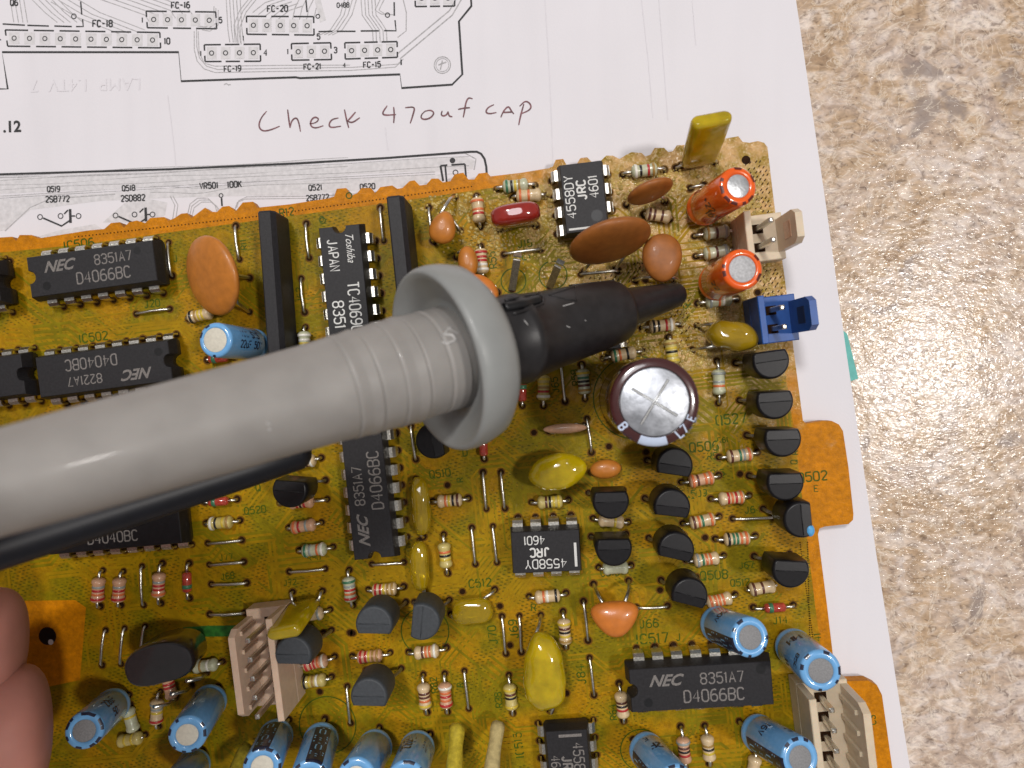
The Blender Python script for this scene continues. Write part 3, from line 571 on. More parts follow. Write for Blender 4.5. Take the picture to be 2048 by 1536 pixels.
circ(ink, 442, 391, 5, 2); line(ink, [(443, 396), (444, 412)], 3)
def ptext(t, u, v, hpx, ang, m=ink, **k):
    bump_z(); bump_z()
    if t == '.12' or m is ghost: text(m, t, PZ(u, v), hpx/13.6, R(ang), **k)
    else: stext(m, t, PZ(u, v), hpx/13.6, R(ang), w=.22, width=.98)
ptext('FC-18', 205, 47, 13, -1, bold=.012); ptext('FC-16', 361, 10, 12, 0, bold=.012); ptext('FC-20', 555, 17, 12, 0, bold=.012); ptext('FC-19', 465, 137, 11, 1, bold=.02); ptext('FC-21', 624, 133, 11, 1, bold=.02)
ptext('FC-15', 744, 129, 11, 1, bold=.02); ptext('10', 334, 82, 12, 0); ptext('4', 530, 105, 12, 0); ptext('3', 671, 100, 11, 0); ptext('1', 284, 40, 10, 0); ptext('5', 441, 40, 11, 0); ptext('1', 401, 107, 10, 0); ptext('1', 575, 103, 10, 0)
ptext('1', 486, 76, 9, 0); ptext('5', 637, 73, 11, 0); ptext('4', 688, 130, 9, 0); ptext('Q6', 28, 5, 12, 0, bold=.02); ptext('0488', 686, 10, 9, 0, bold=.02)
ptext('.12', 24, 253, 23, 1, bold=.03); ptext('Q519', 107, 378, 11, 1, bold=.012); ptext('2SB772', 115, 398, 12, 1, bold=.012); ptext('Q518', 257, 376, 11, 2, bold=.012); ptext('2SD882', 266, 396, 12, 2, bold=.012)
ptext('VR501  100K', 441, 370, 12, 2, bold=.012); ptext('Q521', 630, 375, 11, 3, bold=.012); ptext('2SB772', 635, 395, 11, 3, bold=.012); ptext('Q520', 735, 373, 11, 3, bold=.012); ptext('2SD882', 742, 391, 11, 3, bold=.012)
ptext('LAMP  1.4TV  7', 170, 170, 26, 180, ghost)
for c_ in ([(1283, -5), (1297, 120), (1306, 235)], [(1318, -5), (1328, 130), (1336, 240)], [(1090, 0), (1100, 160), (1106, 330)], [(335, 190), (345, 270), (352, 335)], [(770, 255), (776, 300)], [(1385, 0), (1392, 90)]): line(ghost, c_, 1.6)  # paper creases: their faint shading painted as flat grey lines
line(gry, z1([(1310, 495), (1325, 488), (1335, 496), (1350, 494)]), 1.5)
obj('grey_wash_print', wash, 'grey_wash', paper); obj('grey_track_print', gry, 'grey_ink', paper); obj('black_line_print', ink, 'ink', paper); obj('bleed_through_and_crease_shade', ghost, 'ghost_ink_crease_shade', paper, kind='stuff')
pen = [MB(), MB(), MB()]
def smooth(pts, k=3):
    for _ in range(k):
        q = [pts[0]]
        for i in range(len(pts)-1):
            a, b = pts[i], pts[i+1]; q += [(a[0]*.75+b[0]*.25, a[1]*.75+b[1]*.25), (a[0]*.25+b[0]*.75, a[1]*.25+b[1]*.75)]
        q.append(pts[-1]); pts = q
    return pts
hp = random.Random(4)
for s_ in (z1([(1560, 650), (1525, 692), (1512, 740), (1535, 768), (1580, 762), (1637, 738)]), z1([(1683, 640), (1690, 700), (1697, 748)]), z1([(1697, 748), (1706, 705), (1735, 685), (1750, 720), (1758, 770)]),
           z1([(1812, 725), (1850, 718), (1868, 695), (1840, 682), (1815, 710), (1820, 742), (1850, 750), (1892, 735)]), z2([(225, 690), (185, 698), (167, 730), (180, 748), (240, 738)]),
           z2([(260, 640), (272, 700), (285, 748)]), z2([(325, 655), (300, 685), (278, 708)]), z2([(278, 708), (305, 720), (350, 688)]), z2([(510, 618), (480, 662), (495, 675), (562, 670)]), z2([(548, 625), (552, 672), (548, 720)]),
           z2([(615, 630), (672, 624), (665, 660), (645, 722)]), z2([(735, 648), (710, 670), (708, 692), (730, 700), (765, 690), (787, 660), (765, 643), (733, 650)]), z2([(832, 648), (825, 672), (840, 680), (860, 670), (866, 652)]), z2([(866, 652), (872, 680), (892, 683)]),
           z2([(1010, 578), (985, 570), (970, 600), (963, 650), (955, 687)]), z2([(925, 640), (960, 632), (995, 630)]), z2([(1135, 612), (1100, 628), (1085, 655), (1105, 667), (1150, 658)]), z2([(1175, 687), (1190, 650), (1220, 618), (1237, 650), (1252, 667)]), z2([(1187, 658), (1245, 655)]),
           z2([(1310, 608), (1290, 680), (1280, 732)]), z2([(1285, 622), (1320, 587), (1352, 610), (1350, 642), (1288, 668)])):
    q = smooth(s_); n = len(q); w = [(1.6+1.6*math.sin(math.pi*min(1, (i+1)/n*0.95))+hp.uniform(-.25, .25))/13.6 for i in range(n)]
    bump_z(); pen[0 if q[0][0] < 740 else 1 if q[0][0] < 960 else 2].strip([PZ(*p) for p in q], w)
for m_ in pen: obj('handwritten_word', m_, 'pen', paper)
# ------------------------------------------------------------------ components
def hole(p): HOLES.append(Vector((p.x, p.y, 0)))
def ang(a, b): return math.atan2(b.y-a.y, b.x-a.x)

# ---- wire links
def jumper(u0, v0, u1, v1, label, one=False):
    a = P(u0, v0); b = P(u1, v1); m_ = (a+b)/2; L_ = (b-a).length; h = 0.55
    t = thing('wire_link', label, 'wire link', frame(m_, ang(a, b)), 'bare wire links on the board')
    prof = [(-L_/2, -.4), (-L_/2+.03, .15), (-L_/2+.35, .42), (-L_/4, h), (0, h+.08), (L_/4, h), (L_/2-.35, .42), (L_/2-.03, .15), (L_/2, -.4)]
    obj('wire', MB().tube([(x, random.uniform(-.03, .03), z) for x, z in prof], 0.21, 8), 'tin', t)
    hole(a); hole(b)
# ---- axial resistors
_shared = {}
def rbody(col):
    if ('b', col) not in _shared:
        prof = [(-1.75, .30), (-1.68, .62), (-1.45, .88), (-1.15, .93), (-.8, .80), (.8, .80), (1.15, .93), (1.45, .88), (1.68, .62), (1.75, .30)]
        me = MB().lathe(prof, 18, Matrix.Rotation(R(90), 4, 'Y')).mesh('body'); me.materials.append(M['body_'+col]); _shared[('b', col)] = me
    return _shared[('b', col)]
BP = [(-1.18, .955), (-.52, .822), (-.02, .822), (.52, .822), (1.18, .955)]
def rband(i, c):
    if ('n', i, c) not in _shared:
        x, r = BP[i]; w = 0.17
        me = MB().lathe([(x-w, r-.03), (x-w+.02, r), (x+w-.02, r), (x+w, r-.03)], 18, Matrix.Rotation(R(90), 4, 'Y')).mesh('color_band'); me.materials.append(M['band_'+c]); _shared[('n', i, c)] = me
    return _shared[('n', i, c)]
def resistor(u0, v0, u1, v1, bands, label, col='beige', z=0.95, shift=0.0, sc=1.0, lead=True):
    a = P(u0, v0); b = P(u1, v1); m_ = (a+b)/2; L_ = (b-a).length
    s = K(1)/F*ZC*0+sc*1.03
    t = thing('resistor', label, 'resistor', frame(Vector((m_.x, m_.y, 0)), ang(a, b)), 'axial resistors on the board')
    bm = Matrix.Translation((shift, 0, z)) @ Matrix.Diagonal((s, s, s, 1))
    obj('body', rbody(col), None, t, bm)
    for i, c in enumerate(bands):
        if c != '.': obj('color_band', rband(i, c), None, t, bm)
    for sg in (-1, 1):
        x0 = shift+sg*1.7*s; x1 = sg*L_/2
        if abs(x1) < abs(x0)+.1: x1 = x0+sg*.35
        obj('lead', MB().tube([(x0-sg*.1, 0, z), (x0+(x1-x0)*.35, 0, z), (x0+(x1-x0)*.8, 0, z-.12), (x1, 0, z-.45), (x1+sg*.03, 0, -.4)], 0.24, 7), 'tin', t)
    hole(a); hole(b)
def diode(u0, v0, u1, v1, label, stripe=-1):
    a = P(u0, v0); b = P(u1, v1); m_ = (a+b)/2; L_ = (b-a).length
    t = thing('glass_diode', label, 'diode', frame(m_, ang(a, b)), 'red glass diodes on the board')
    rot = Matrix.Rotation(R(90), 4, 'Y'); zt = Matrix.Translation((0, 0, .8))
    obj('glass_body', MB().lathe([(-1.5, .15), (-1.42, .5), (-1.2, .66), (1.2, .66), (1.42, .5), (1.5, .15)], 16, zt @ rot), 'diode', t)
    x = stripe*.6; obj('cathode_band', MB().lathe([(x-.3, .64), (x-.28, .685), (x+.28, .685), (x+.3, .64)], 16, zt @ rot), 'band_g', t)
    for sg in (-1, 1): obj('lead', MB().tube([(sg*1.4, 0, .8), (sg*(L_/2-.2), 0, .7), (sg*L_/2, 0, .3), (sg*L_/2, 0, -.4)], .23, 7), 'tin', t)
    hole(a); hole(b)
# ---- dual in-line chips
def pin_mesh():
    if 'pin' not in _shared:
        mb = MB(); w = .72
        def seg(y0, z0, y1, z1, w0, w1, th=.26):
            d = Vector((0, y1-y0, z1-z0)).normalized(); n = Vector((0, -d.z, d.y))*th/2
            mb.loft([[(-w0, y0-n.y, z0-n.z), (w0, y0-n.y, z0-n.z), (w0, y0+n.y, z0+n.z), (-w0, y0+n.y, z0+n.z)], [(-w1, y1-n.y, z1-n.z), (w1, y1-n.y, z1-n.z), (w1, y1+n.y, z1+n.z), (-w1, y1+n.y, z1+n.z)]], smooth=False)
        seg(-.3, 2.35, .55, 2.33, w, w); seg(.5, 2.36, .86, 2.0, w, w); seg(.84, 2.05, .92, .75, w, w*.9); seg(.92, .78, .94, -.4, .28, .26)
        me = mb.mesh('pin'); me.materials.append(M['tin']); _shared['pin'] = me
    return _shared['pin']
def dip(u, v, slope_ang, npin, label, prints, notch=-1, body='epoxy', sc=1.0, ms='mark_grey', dots=(), bar=None, ztop=4.3, noholes=False):
    c = P(u, v, ztop*sc); c.z = 0
    L_ = npin*2.54+1.5 if npin > 4 else 9.7; W = 6.4
    if npin == 8: L_ = 20.2
    if npin == 7: L_ = 19.2
    t = thing('integrated_circuit', label, 'microchip', frame(c, R(slope_ang), None, sc), 'black dual in-line chips on the board')
    def outline(fx, fy, nr=0.95):
        a, b = L_/2*fx, W/2*fy; pts = []
        if notch > 0: pts += [(-a, b), (-a, -b)]; pts += [(a, -b)]+[(a-nr*math.sin(math.pi*k/8), -nr*math.cos(math.pi*k/8)) for k in range(9)]+[(a, b)]
        else: pts += [(a, -b), (a, b)]; pts += [(-a, b)]+[(-a+nr*math.sin(math.pi*k/8), nr*math.cos(math.pi*k/8)) for k in range(9)]+[(-a, -b)]
        return pts
    nr = 0.95 if npin > 4 else 0.01
    rings = [[(x, y, z) for x, y in outline(fx, fy, nr)] for z, fx, fy in ((.95, .965, .90), (2.2, 1, 1), (2.6, 1, 1), (4.2, .965, .895), (4.3, .955, .87))]
    mb = MB().loft(rings, True, True, False); obj('package', mb, body, t)
    for sd in (1, -1):
        for i in range(npin):
            x = (i-(npin-1)/2)*2.54
            o = obj('pin', pin_mesh(), None, t, Matrix.Translation((x, sd*(W/2-.12), 0)) @ Matrix.Rotation(0 if sd > 0 else math.pi, 4, 'Z'))
            if not noholes: hole(frame(c, R(slope_ang), None, sc) @ Vector((x, sd*(W/2+.82), 0)))
    for x, y, r in dots: obj('mould_mark', MB().lathe([(4.301, r), (4.312, r), (4.312, r*.86), (4.304, r*.84)], 18), 'dimple' if r < .9 else body, t)  if False else obj('mould_mark', MB().disc((x, y, 4.306), r, 20), 'dimple', t)
    for x, y, r in (bar or []): obj('pin_one_bar', MB().box((x, y, 4.305), r), ms, t)
    for p_ in prints:
        s_, x, y, h, a = p_[:5]; kw = p_[5] if len(p_) > 5 else {}
        obj('printed_marking', (text if ('shear' in kw or 'bold' in kw) else stext)(MB(), s_, (x, y, 4.308), h, R(a), **kw), ms, t)
# ---- plastic transistors: D-shaped body on three legs
def dbody(mode):
    key = 'to'+mode
    if key not in _shared:
        mb = MB(); r = 2.45; cut = -1.25; pts = []       # flat side at -y
        a0 = math.asin(cut/r); n = 22
        arc = [a0+(math.pi-2*a0)*i/n for i in range(n+1)]
        pts = [(r*math.cos(a), r*math.sin(a)) for a in arc]
        def ring(z, k, roof=0.0): return [(x*k, y*k, z-roof*abs(y-.1)) for x, y in pts]
        rings = [ring(0, .93), ring(.3, 1.0), ring(4.35, .995), ring(4.65, .975, .012), ring(4.85, .935, .03), ring(4.97, .86, .045)]
        mb.loft(rings, True, False, True)
        top = rings[-1]; o = len(mb.v)-len(pts)
        # roofed top: two facets meeting on a ridge across the middle
        k = 6; i0 = 4; lo = [i for i in range(len(pts)) if top[i][1] <= .1]
        right = [i for i in range(len(pts)) if top[i][1] <= .1 and top[i][0] > 0]; left = [i for i in range(len(pts)) if top[i][1] <= .1 and top[i][0] < 0]
        a, b = max(right), min(left)
        mb.f.append(tuple(o+i for i in range(a, b+1))); mb.sm.append(False)
        mb.f.append(tuple([o+i for i in range(b, len(pts))]+[o+i for i in range(0, a+1)])); mb.sm.append(False)
        me = mb.mesh('package'); me.materials.append(M[mode]); _shared[key] = me
        rd = MB().tube([(-2.0, .1, 4.985), (0, .1, 5.0), (2.0, .1, 4.985)], .06, 6).mesh('mould_ridge'); rd.materials.append(M[mode]); _shared[key+'r'] = rd
    return _shared[key], _shared[key+'r']
def transistor(u, v, az, label, mode='epoxy_smooth', zt=8.2, sc=1.0, legaz=None, lean=(0, 0), paint=None):
    top = P(u, v, zt); base = Vector((top.x+lean[0], top.y+lean[1], 0)); up = (top-base).normalized()
    mt = frame(base, R(az), up, sc)
    t = thing('transistor', label, 'transistor', mt, 'small black plastic transistors on the board')
    H = zt/sc-5.0
    bm, rm = dbody(mode)
    obj('package', bm, None, t, Matrix.Translation((0, 0, H))); obj('mould_ridge', rm, None, t, Matrix.Translation((0, 0, H)))
    la = R(0 if legaz is None else legaz-az)
    for k in (-1, 0, 1):
        q = Vector((2.5*k*math.cos(la), 2.5*k*math.sin(la), 0)); q2 = Vector((1.27*k, -.2, H+.2))
        obj('lead', MB().tube([q2, q2-Vector((0, 0, .6)), Vector((q.x*.9+q2.x*.1, q.y*.9+q2.y*.1, 1.3)), (q.x, q.y, .6), (q.x, q.y, -.4)], .24, 6), 'tin_dull', t)
        hole(mt @ q)
    if paint: obj('paint_dot', paint_mesh(H), 'cyan_paint', t)
def paint_mesh(H):
    mb = superell(.85, .62, .5, n=14, m_=8); mb.v = [(x-1.5, y-.85, z+H+4.62) for x, y, z in mb.v]; return mb
# ---- electrolytic capacitors
def wrap(mb, txt, r, x, ztop, size, along=True, **k):
    # print wrapped on a cylinder: reading direction along the axis (downwards) or round it
    vs, fs = stroke_mesh(txt, size, w=.2)
    if along: pts = [((r)*math.cos(x+v[1]/r), (r)*math.sin(x+v[1]/r), ztop-v[0]) for v in vs]
    else: pts = [((r)*math.cos(x+v[0]/r), (r)*math.sin(x+v[0]/r), ztop+v[1]) for v in vs]
    mb.add(pts, fs)
def patch(mb, r, a0, a1, z0, z1, n=8, m_=1):
    vs = [(r*math.cos(a0+(a1-a0)*i/n), r*math.sin(a0+(a1-a0)*i/n), z) for z in (z0, z1) for i in range(n+1)]
    mb.add(vs, [(i, i+1, n+2+i, n+1+i) for i in range(n)], True)
def elec(bu, bv, tu, tv, zb, L_, dia, label, sleeve='blue_sleeve', can='can', canr=.62, stripe=None, txt=None, prn='sleeve_print', band=None, rimtxt=True, az=0.0, cross=False, ztop=None, leads=((-1, 0), (1, 0)), stripe_style='chevron'):
    B = P(bu, bv, zb); best = None
    if ztop is None:
        for i in range(400):
            z = zb+0.5+i*0.04; e = abs((P(tu, tv, z)-B).length-L_)
            if z-zb > L_*0.30 and (best is None or e < best[0]-1e-4): best = (e, z)
        T = P(tu, tv, best[1])
    else: T = P(tu, tv, ztop)
    up = (T-B); L_ = up.length; mt = frame(B, 0, up)
    r = dia/2
    t = thing('electrolytic_capacitor', label, 'capacitor', mt, 'sleeved electrolytic capacitors on the board')
    prof = [(0, r*.55), (0, r*.86), (.18, r*.97), (.5, r), (1.1, r), (1.45, r*.935), (1.8, r), (L_-.42, r), (L_-.2, r*.975), (L_-.05, r*.90), (L_, r*.80), (L_, r*canr+.02), (L_-.1, r*canr)]
    obj('sleeve', MB().lathe(prof, 40, None, True, True, False), sleeve, t)
    if cross:
        mb = MB().lathe([(L_-.3, r*canr*.99), (L_-.02, r*canr*.985), (L_+.06, r*canr*.95), (L_+.08, .001)], 40, None, True, False, False); obj('can_top', mb, can, t)
        for a in (R(-27)+az, R(63)+az):
            g = MB(); d = Vector((math.cos(a), math.sin(a), 0)); k = Vector((-d.y, d.x, 0)); l = r*canr*.74
            for s_ in (-1, 1): g.tube([d*-l+k*s_*.09+Vector((0, 0, L_+.09)), k*s_*.13+Vector((0, 0, L_+.10)), d*l+k*s_*.09+Vector((0, 0, L_+.09))], .07, 6)
            obj('vent_score', g, 'can_bright', t)
            obj('vent_shine', MB().strip([d*-l+Vector((0, 0, L_+.10)), d*l+Vector((0, 0, L_+.10))], .07), 'mark_white', t)  # white strip paints the shine of the raised metal score
        for s_, a, h in (('L7', R(-47), 1.0), ('E', R(-24), .9), ('B', R(-142), 1.0)):
            vs, fs = stroke_mesh(s_, h, w=.2)
            obj('rim_print', MB().add([(v[0], v[1], v[2]) for v in vs], fs, False, Matrix.Rotation(a, 4, 'Z') @ Matrix.Translation((r*.885, 0, L_+.035)) @ Matrix.Rotation(R(90), 4, 'Z')), 'lilac_print', t)
    else: obj('can_top', MB().lathe([(L_-.35, r*canr*1.0), (L_-.05, r*canr*.995), (L_-.02, r*canr*.95), (L_-.015, .001)], 32, None, True, False, False), can, t)
    if stripe is not None:
        mb = MB(); w = 0.46; patch(mb, r+.012, stripe-w, stripe+w, 1.9, L_-.5, 10)
        for k_, zz_ in ((r*.985, L_-.22), ):
            vs = [((r+.012)*math.cos(stripe-w+2*w*i/8), (r+.012)*math.sin(stripe-w+2*w*i/8), L_-.5) for i in range(9)]+[(r*.992*math.cos(stripe-w+2*w*i/8), r*.992*math.sin(stripe-w+2*w*i/8), L_-.19) for i in range(9)]+[(r*.915*math.cos(stripe-w+2*w*i/8), r*.915*math.sin(stripe-w+2*w*i/8), L_-.03) for i in range(9)]
            mb.add(vs, [(i+9*q, i+1+9*q, i+10+9*q, i+9+9*q) for q in (0, 1) for i in range(8)], True)
        obj('polarity_stripe', mb, prn, t)
        g = MB(); rr = r+.03
        def sl(pts, wd):
            for i in range(len(pts)-1):
                (a, z), (a2, z2_) = pts[i], pts[i+1]; d = Vector((z2_-z, (a2-a)*rr)).normalized()*wd/2
                q = [(a-d.x/rr*1, z+d.y), (a+d.x/rr, z-d.y), (a2+d.x/rr, z2_-d.y), (a2-d.x/rr, z2_+d.y)]
                g.add([(rr*math.cos(A), rr*math.sin(A), Z_) for A, Z_ in q], [(0, 1, 2, 3)])
        for zc in ([3.2, 7.4] if L_ > 9 else [3.6]):
            sl([(stripe-.15, zc-.5), (stripe+.15, zc-.5), (stripe+.15, zc+.5), (stripe-.15, zc+.5), (stripe-.15, zc-.5)], .17)
            sl([(stripe-.36, zc+1.1), (stripe, zc+1.9), (stripe+.36, zc+1.1)], .24); sl([(stripe-.36, zc+1.62), (stripe, zc+2.42), (stripe+.36, zc+1.62)], .2)
            sl([(stripe-.36, zc-1.6), (stripe, zc-.9), (stripe+.36, zc-1.6)], .22)
        obj('stripe_arrows', g, 'blue_line' if sleeve == 'blue_sleeve' else 'lilac_print', t)
    for (s_, a, z, h, al) in (txt or []):
        mb = MB(); wrap(mb, s_, r+.028, a, z, h, al); obj('printed_value', mb, prn, t)
    if rimtxt:                                                    # print that folded over the shrunk rim
        q = random.Random(int(bu))
        for i in range(11):
            a = i*.57+q.uniform(-.15, .15)
            if q.random() < .45: continue
            w = q.uniform(.09, .23); mb = MB()
            vs = [(rr_*r*math.cos(a+s2*w), rr_*r*math.sin(a+s2*w), zz_) for rr_, zz_ in ((.992, L_-.17), (.93, L_-.045), (.84, L_+.012)) for s2 in (-1, 1)]
            mb.add(vs, [(0, 1, 3, 2), (2, 3, 5, 4)], True)
            obj('rim_print', mb, prn, t)
    if band:
        mb = MB(); a0, a1 = band; n = 10
        prf = [(L_-6, r+.02), (L_-.45, r+.02), (L_-.2, r*.982+.01), (L_-.03, r*.905+.01), (L_+.015, r*.80), (L_+.012, r*canr+.03)]
        vs = [(q_*math.cos(a0+(a1-a0)*i/n), q_*math.sin(a0+(a1-a0)*i/n), z) for z, q_ in prf for i in range(n+1)]
        mb.add(vs, [(j*(n+1)+i, j*(n+1)+i+1, (j+1)*(n+1)+i+1, (j+1)*(n+1)+i) for j in range(len(prf)-1) for i in range(n)], True); obj('polarity_stripe', mb, 'lilac_print', t)
    im = mt.inverted()
    for lx, ly in leads:
        g = Vector((B.x+lx*1.25, B.y+ly*1.25, 0)); a = Vector((lx*r*.35, ly*r*.35, .05))
        e = im @ Vector((g.x, g.y, -.4)); e2 = im @ Vector((g.x, g.y, max(.5, zb*.45)))
        obj('lead', MB().tube([a, a*1.0-Vector((0, 0, .35)), e2, e], .26, 7), 'tin', t); hole(g)
    return t, mt, L_, r
# ---- dipped and ceramic capacitors
def superell(a, b, c, p=2.0, q=2.0, n=28, m_=16, drop=0.0):
    mb = MB(); rings = []
    f = lambda x, e: math.copysign(abs(x)**e, x)
    for i in range(1, m_):
        ph = -math.pi/2+math.pi*i/m_; r_ = f(math.cos(ph), 2/q); z = c*f(math.sin(ph), 2/q); ring_ = []
        for j in range(n):
            th = 2*math.pi*j/n; x = a*r_*f(math.cos(th), 2/p); y = b*r_*f(math.sin(th), 2/p)
            k = 1-drop*(y/b) ; ring_.append((x*k, y, z))
        rings.append(ring_)
    mb.loft(rings, True, True, True); return mb
def disccap(u, v, lpx, wpx, a_deg, label, m_='ceramic', z=4.5, th=1.0, tilt_sign=1, leads=((1, 0), (-1, 0)), drop=0.0, cat='capacitor', name='ceramic_capacitor', p=2.0, q=2.2, flat=False, group='dipped disc and film capacitors on the board', leadpx=None, lump=0.0):
    c = P(u, v, z); s = 1/K(z); A = lpx/2*s; Bw = wpx/2*s
    if flat: tl = 0; rb = Bw; tl = 0
    else:
        rb = A*.97; vw = (Vector((0, 0, ZC))-c).normalized(); y_ = Vector((-math.sin(R(a_deg)), math.cos(R(a_deg)), 0)); best = None
        for i in range(0, 86):
            tt = R(i)*tilt_sign; n_ = -y_*math.sin(tt)+Vector((0, 0, math.cos(tt))); e = abs(abs(n_.dot(vw))*rb+th*.35*math.sqrt(max(0, 1-n_.dot(vw)**2))-Bw)
            if best is None or e < best[0]-1e-6: best = (e, tt)
        tl = best[1]
    mt = Matrix.Translation(c) @ Matrix.Rotation(R(a_deg), 4, 'Z') @ Matrix.Rotation(tl, 4, 'X')
    t = thing(name, label, cat, mt, group)
    mb = superell(A, rb, th, p, q, 32, 16, drop)
    if lump:
        q_ = random.Random(int(u)); ph = [q_.uniform(0, 6.28) for _ in range(6)]
        mb.v = [(x*(1+lump*math.sin(2.1*y+ph[0])), y*(1+lump*math.sin(1.9*x+ph[1])), zz_*(1+lump*1.5*math.sin(1.3*x+ph[2])*math.cos(1.7*y+ph[3]))) for x, y, zz_ in mb.v]
    obj('coated_body', mb, m_, t)
    im = mt.inverted()
    for (hu, hv), (lx, ly) in zip(leadpx or [], ((-.45, -.8), (.45, -.8))):
        g = P(hu, hv); li = Vector((lx*A, ly*rb, 0)); w = mt @ li
        if (Vector((w.x, w.y, 0))-g).length > (Vector(((mt @ Vector((-lx*A, ly*rb, 0))).x, (mt @ Vector((-lx*A, ly*rb, 0))).y, 0))-g).length: pass
        w0 = min((mt @ Vector((sx*.45*A, sy*.75*rb, 0)) for sx in (-1, 1) for sy in (-1, 1)), key=lambda p_: (Vector((p_.x, p_.y, 0))-g).length)
        md = Vector((g.x*.75+w0.x*.25, g.y*.75+w0.y*.25, w0.z*.55+.3))
        obj('lead', MB().tube([im @ w0, im @ md, im @ Vector((g.x, g.y, .5)), im @ Vector((g.x, g.y, -.4))], .25, 7), 'tin', t); hole(g)
    return t, mt, A, rb
# ---- pin headers
def header(u, v, az, n, m_, label, wall_h, tab_h, tabw, pinh, depth=5.8, zref=3.0, tabside=1, ribs=False, sc=1.0):
    c = P(u, v, zref); c.z = 0; W = n*2.54+1.3
    t = thing('pin_header', label, 'connector', frame(c, R(az), None, sc), 'nylon pin headers on the board')
    obj('base', MB().box((0, 0, 1.6), (depth, W, 3.0), None, .12), m_, t)
    obj('side_wall', MB().box((-depth/2+.45, 0, 3.08+(wall_h-3.1)/2), (.9, W, wall_h-3.1), None, .1), m_, t)
    x = depth/2-.5
    mb = MB(); w = tabw/2; e = min(.8, w*.3)
    mb.loft([[(x-.45, -w, z0), (x+.45, -w, z0), (x+.45, w, z0), (x-.45, w, z0)] if k == 0 else [(x-.45, -w+e, z0), (x+.45, -w+e, z0), (x+.45, w-e, z0), (x-.45, w-e, z0)] for k, z0 in ((0, 3.12), (0, tab_h-1.2), (1, tab_h))], smooth=False)
    obj('locking_tab', mb, m_, t)
    if ribs:
        for i in range(n):
            y = (i-(n-1)/2)*2.54; obj('rib', MB().box((x-.62, y, 3.15+(tab_h-1.5-3.1)/2), (.34, .6, tab_h-1.9-3.1)), m_, t)
        for i in range(n-1):
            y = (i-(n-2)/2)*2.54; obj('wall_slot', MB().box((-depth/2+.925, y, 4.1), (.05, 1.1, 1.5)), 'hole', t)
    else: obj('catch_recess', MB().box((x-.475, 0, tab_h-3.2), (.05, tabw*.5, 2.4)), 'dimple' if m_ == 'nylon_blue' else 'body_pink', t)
    for i in range(n):
        y = (i-(n-1)/2)*2.54
        obj('pin', MB().box((-.35, y, pinh/2+.4), (.64, .64, pinh+.8), None, .14), 'tin', t)
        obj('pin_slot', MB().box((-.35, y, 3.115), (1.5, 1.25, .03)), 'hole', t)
    return t
# ------------------------------------------------------------------ placing: chips
SL = 7.0
dip(183, 538, 7.2, 7, 'black chip at upper left with upright white lettering, left of the large orange disc capacitor', [('NEC', -4.5, 1.15, 1.55, 0, dict(shear=.45, bold=.03)), ('8351A7', 3.3, 1.2, 1.35, 0), ('D4066BC', 1.6, -1.05, 1.55, 0)], dots=((6.9, 1.7, .55), (-6.8, -1.5, .6)))
dip(207, 738, 7.2, 8, 'black chip with upside down lettering, just above the grey probe handle at the left', [('NEC', 4.6, -1.3, 1.5, 180, dict(shear=.45, bold=.03)), ('8221A7', -2.9, -1.2, 1.25, 180), ('D4040BC', -1.7, 1.15, 1.5, 180)], notch=1, dots=((8.2, 1.4, .6),))
dip(-85, 765, 7.2, 8, 'black chip cut off by the left picture edge, notched end showing above the probe', [], notch=1)
dip(-128, 578, 7.2, 7, 'black chip whose very end shows at the left picture edge beside a wire link', [], notch=1)
dip(691, 585, -84.5, 7, 'black chip with bright white vertical lettering, between the two tall black strip networks', [('Toshiba', -6.0, 1.3, 1.15, 0, dict(shear=.5, width=.82)), ('TC4069UBP', 3.2, 1.15, 1.55, 0, dict(width=.88)), ('JAPAN', -5.3, -1.15, 1.35, 0, dict(width=.9)), ('8351', 2.9, -1.2, 1.5, 0)], ms='mark_white')
dip(735, 985, 96.0, 7, 'black chip standing upright in the picture below the probe, lettering turned sideways', [('NEC', -5.2, 1.15, 1.5, 0, dict(shear=.45, bold=.03)), ('8351A7', 1.0, 1.2, 1.35, 0), ('D4066BC', 1.6, -1.25, 1.6, 0)])
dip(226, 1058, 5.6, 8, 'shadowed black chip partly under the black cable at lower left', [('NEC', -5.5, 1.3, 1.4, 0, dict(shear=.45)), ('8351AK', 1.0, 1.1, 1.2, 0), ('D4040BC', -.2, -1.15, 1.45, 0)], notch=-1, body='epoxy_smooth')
dip(1168, 394, 96.0, 4, 'small eight pin chip with bright white sideways lettering, right of the red capacitor', [('4558DY', .2, 1.9, 1.2, 0, dict(width=1.12)), ('JRC', 1.0, .25, 1.15, 0, dict(w=.21, width=1.1)), ('4601', 1.2, -1.4, 1.2, 0)], ms='mark_white', dots=((-2.7, -1.5, .8),), bar=[(-4.2, .4, (.28, 4.2, .01))])
dip(1092, 1103, 183.2, 4, 'small eight pin chip with bright white upside down lettering below the yellow oval capacitor', [('4558DY', .1, 1.7, 1.2, 0, dict(width=1.1)), ('JRC', .9, .1, 1.15, 0, dict(w=.21, width=1.1)), ('4601', 1.5, -1.6, 1.15, 0)][::1], ms='mark_white', bar=[(-4.05, .6, (.35, 3.3, .01))])
dip(1402, 1374, 4.6, 7, 'grey black chip at lower right with upright lettering, below the leaning blue capacitors', [('NEC', -4.4, 1.15, 1.5, 0, dict(shear=.45, bold=.03)), ('8351A7', 2.8, 1.1, 1.4, 0), ('D4066BC', 1.6, -1.15, 1.55, 0)], dots=((7.9, 1.9, .65), (-7.0, -1.7, .6)), sc=1.04)
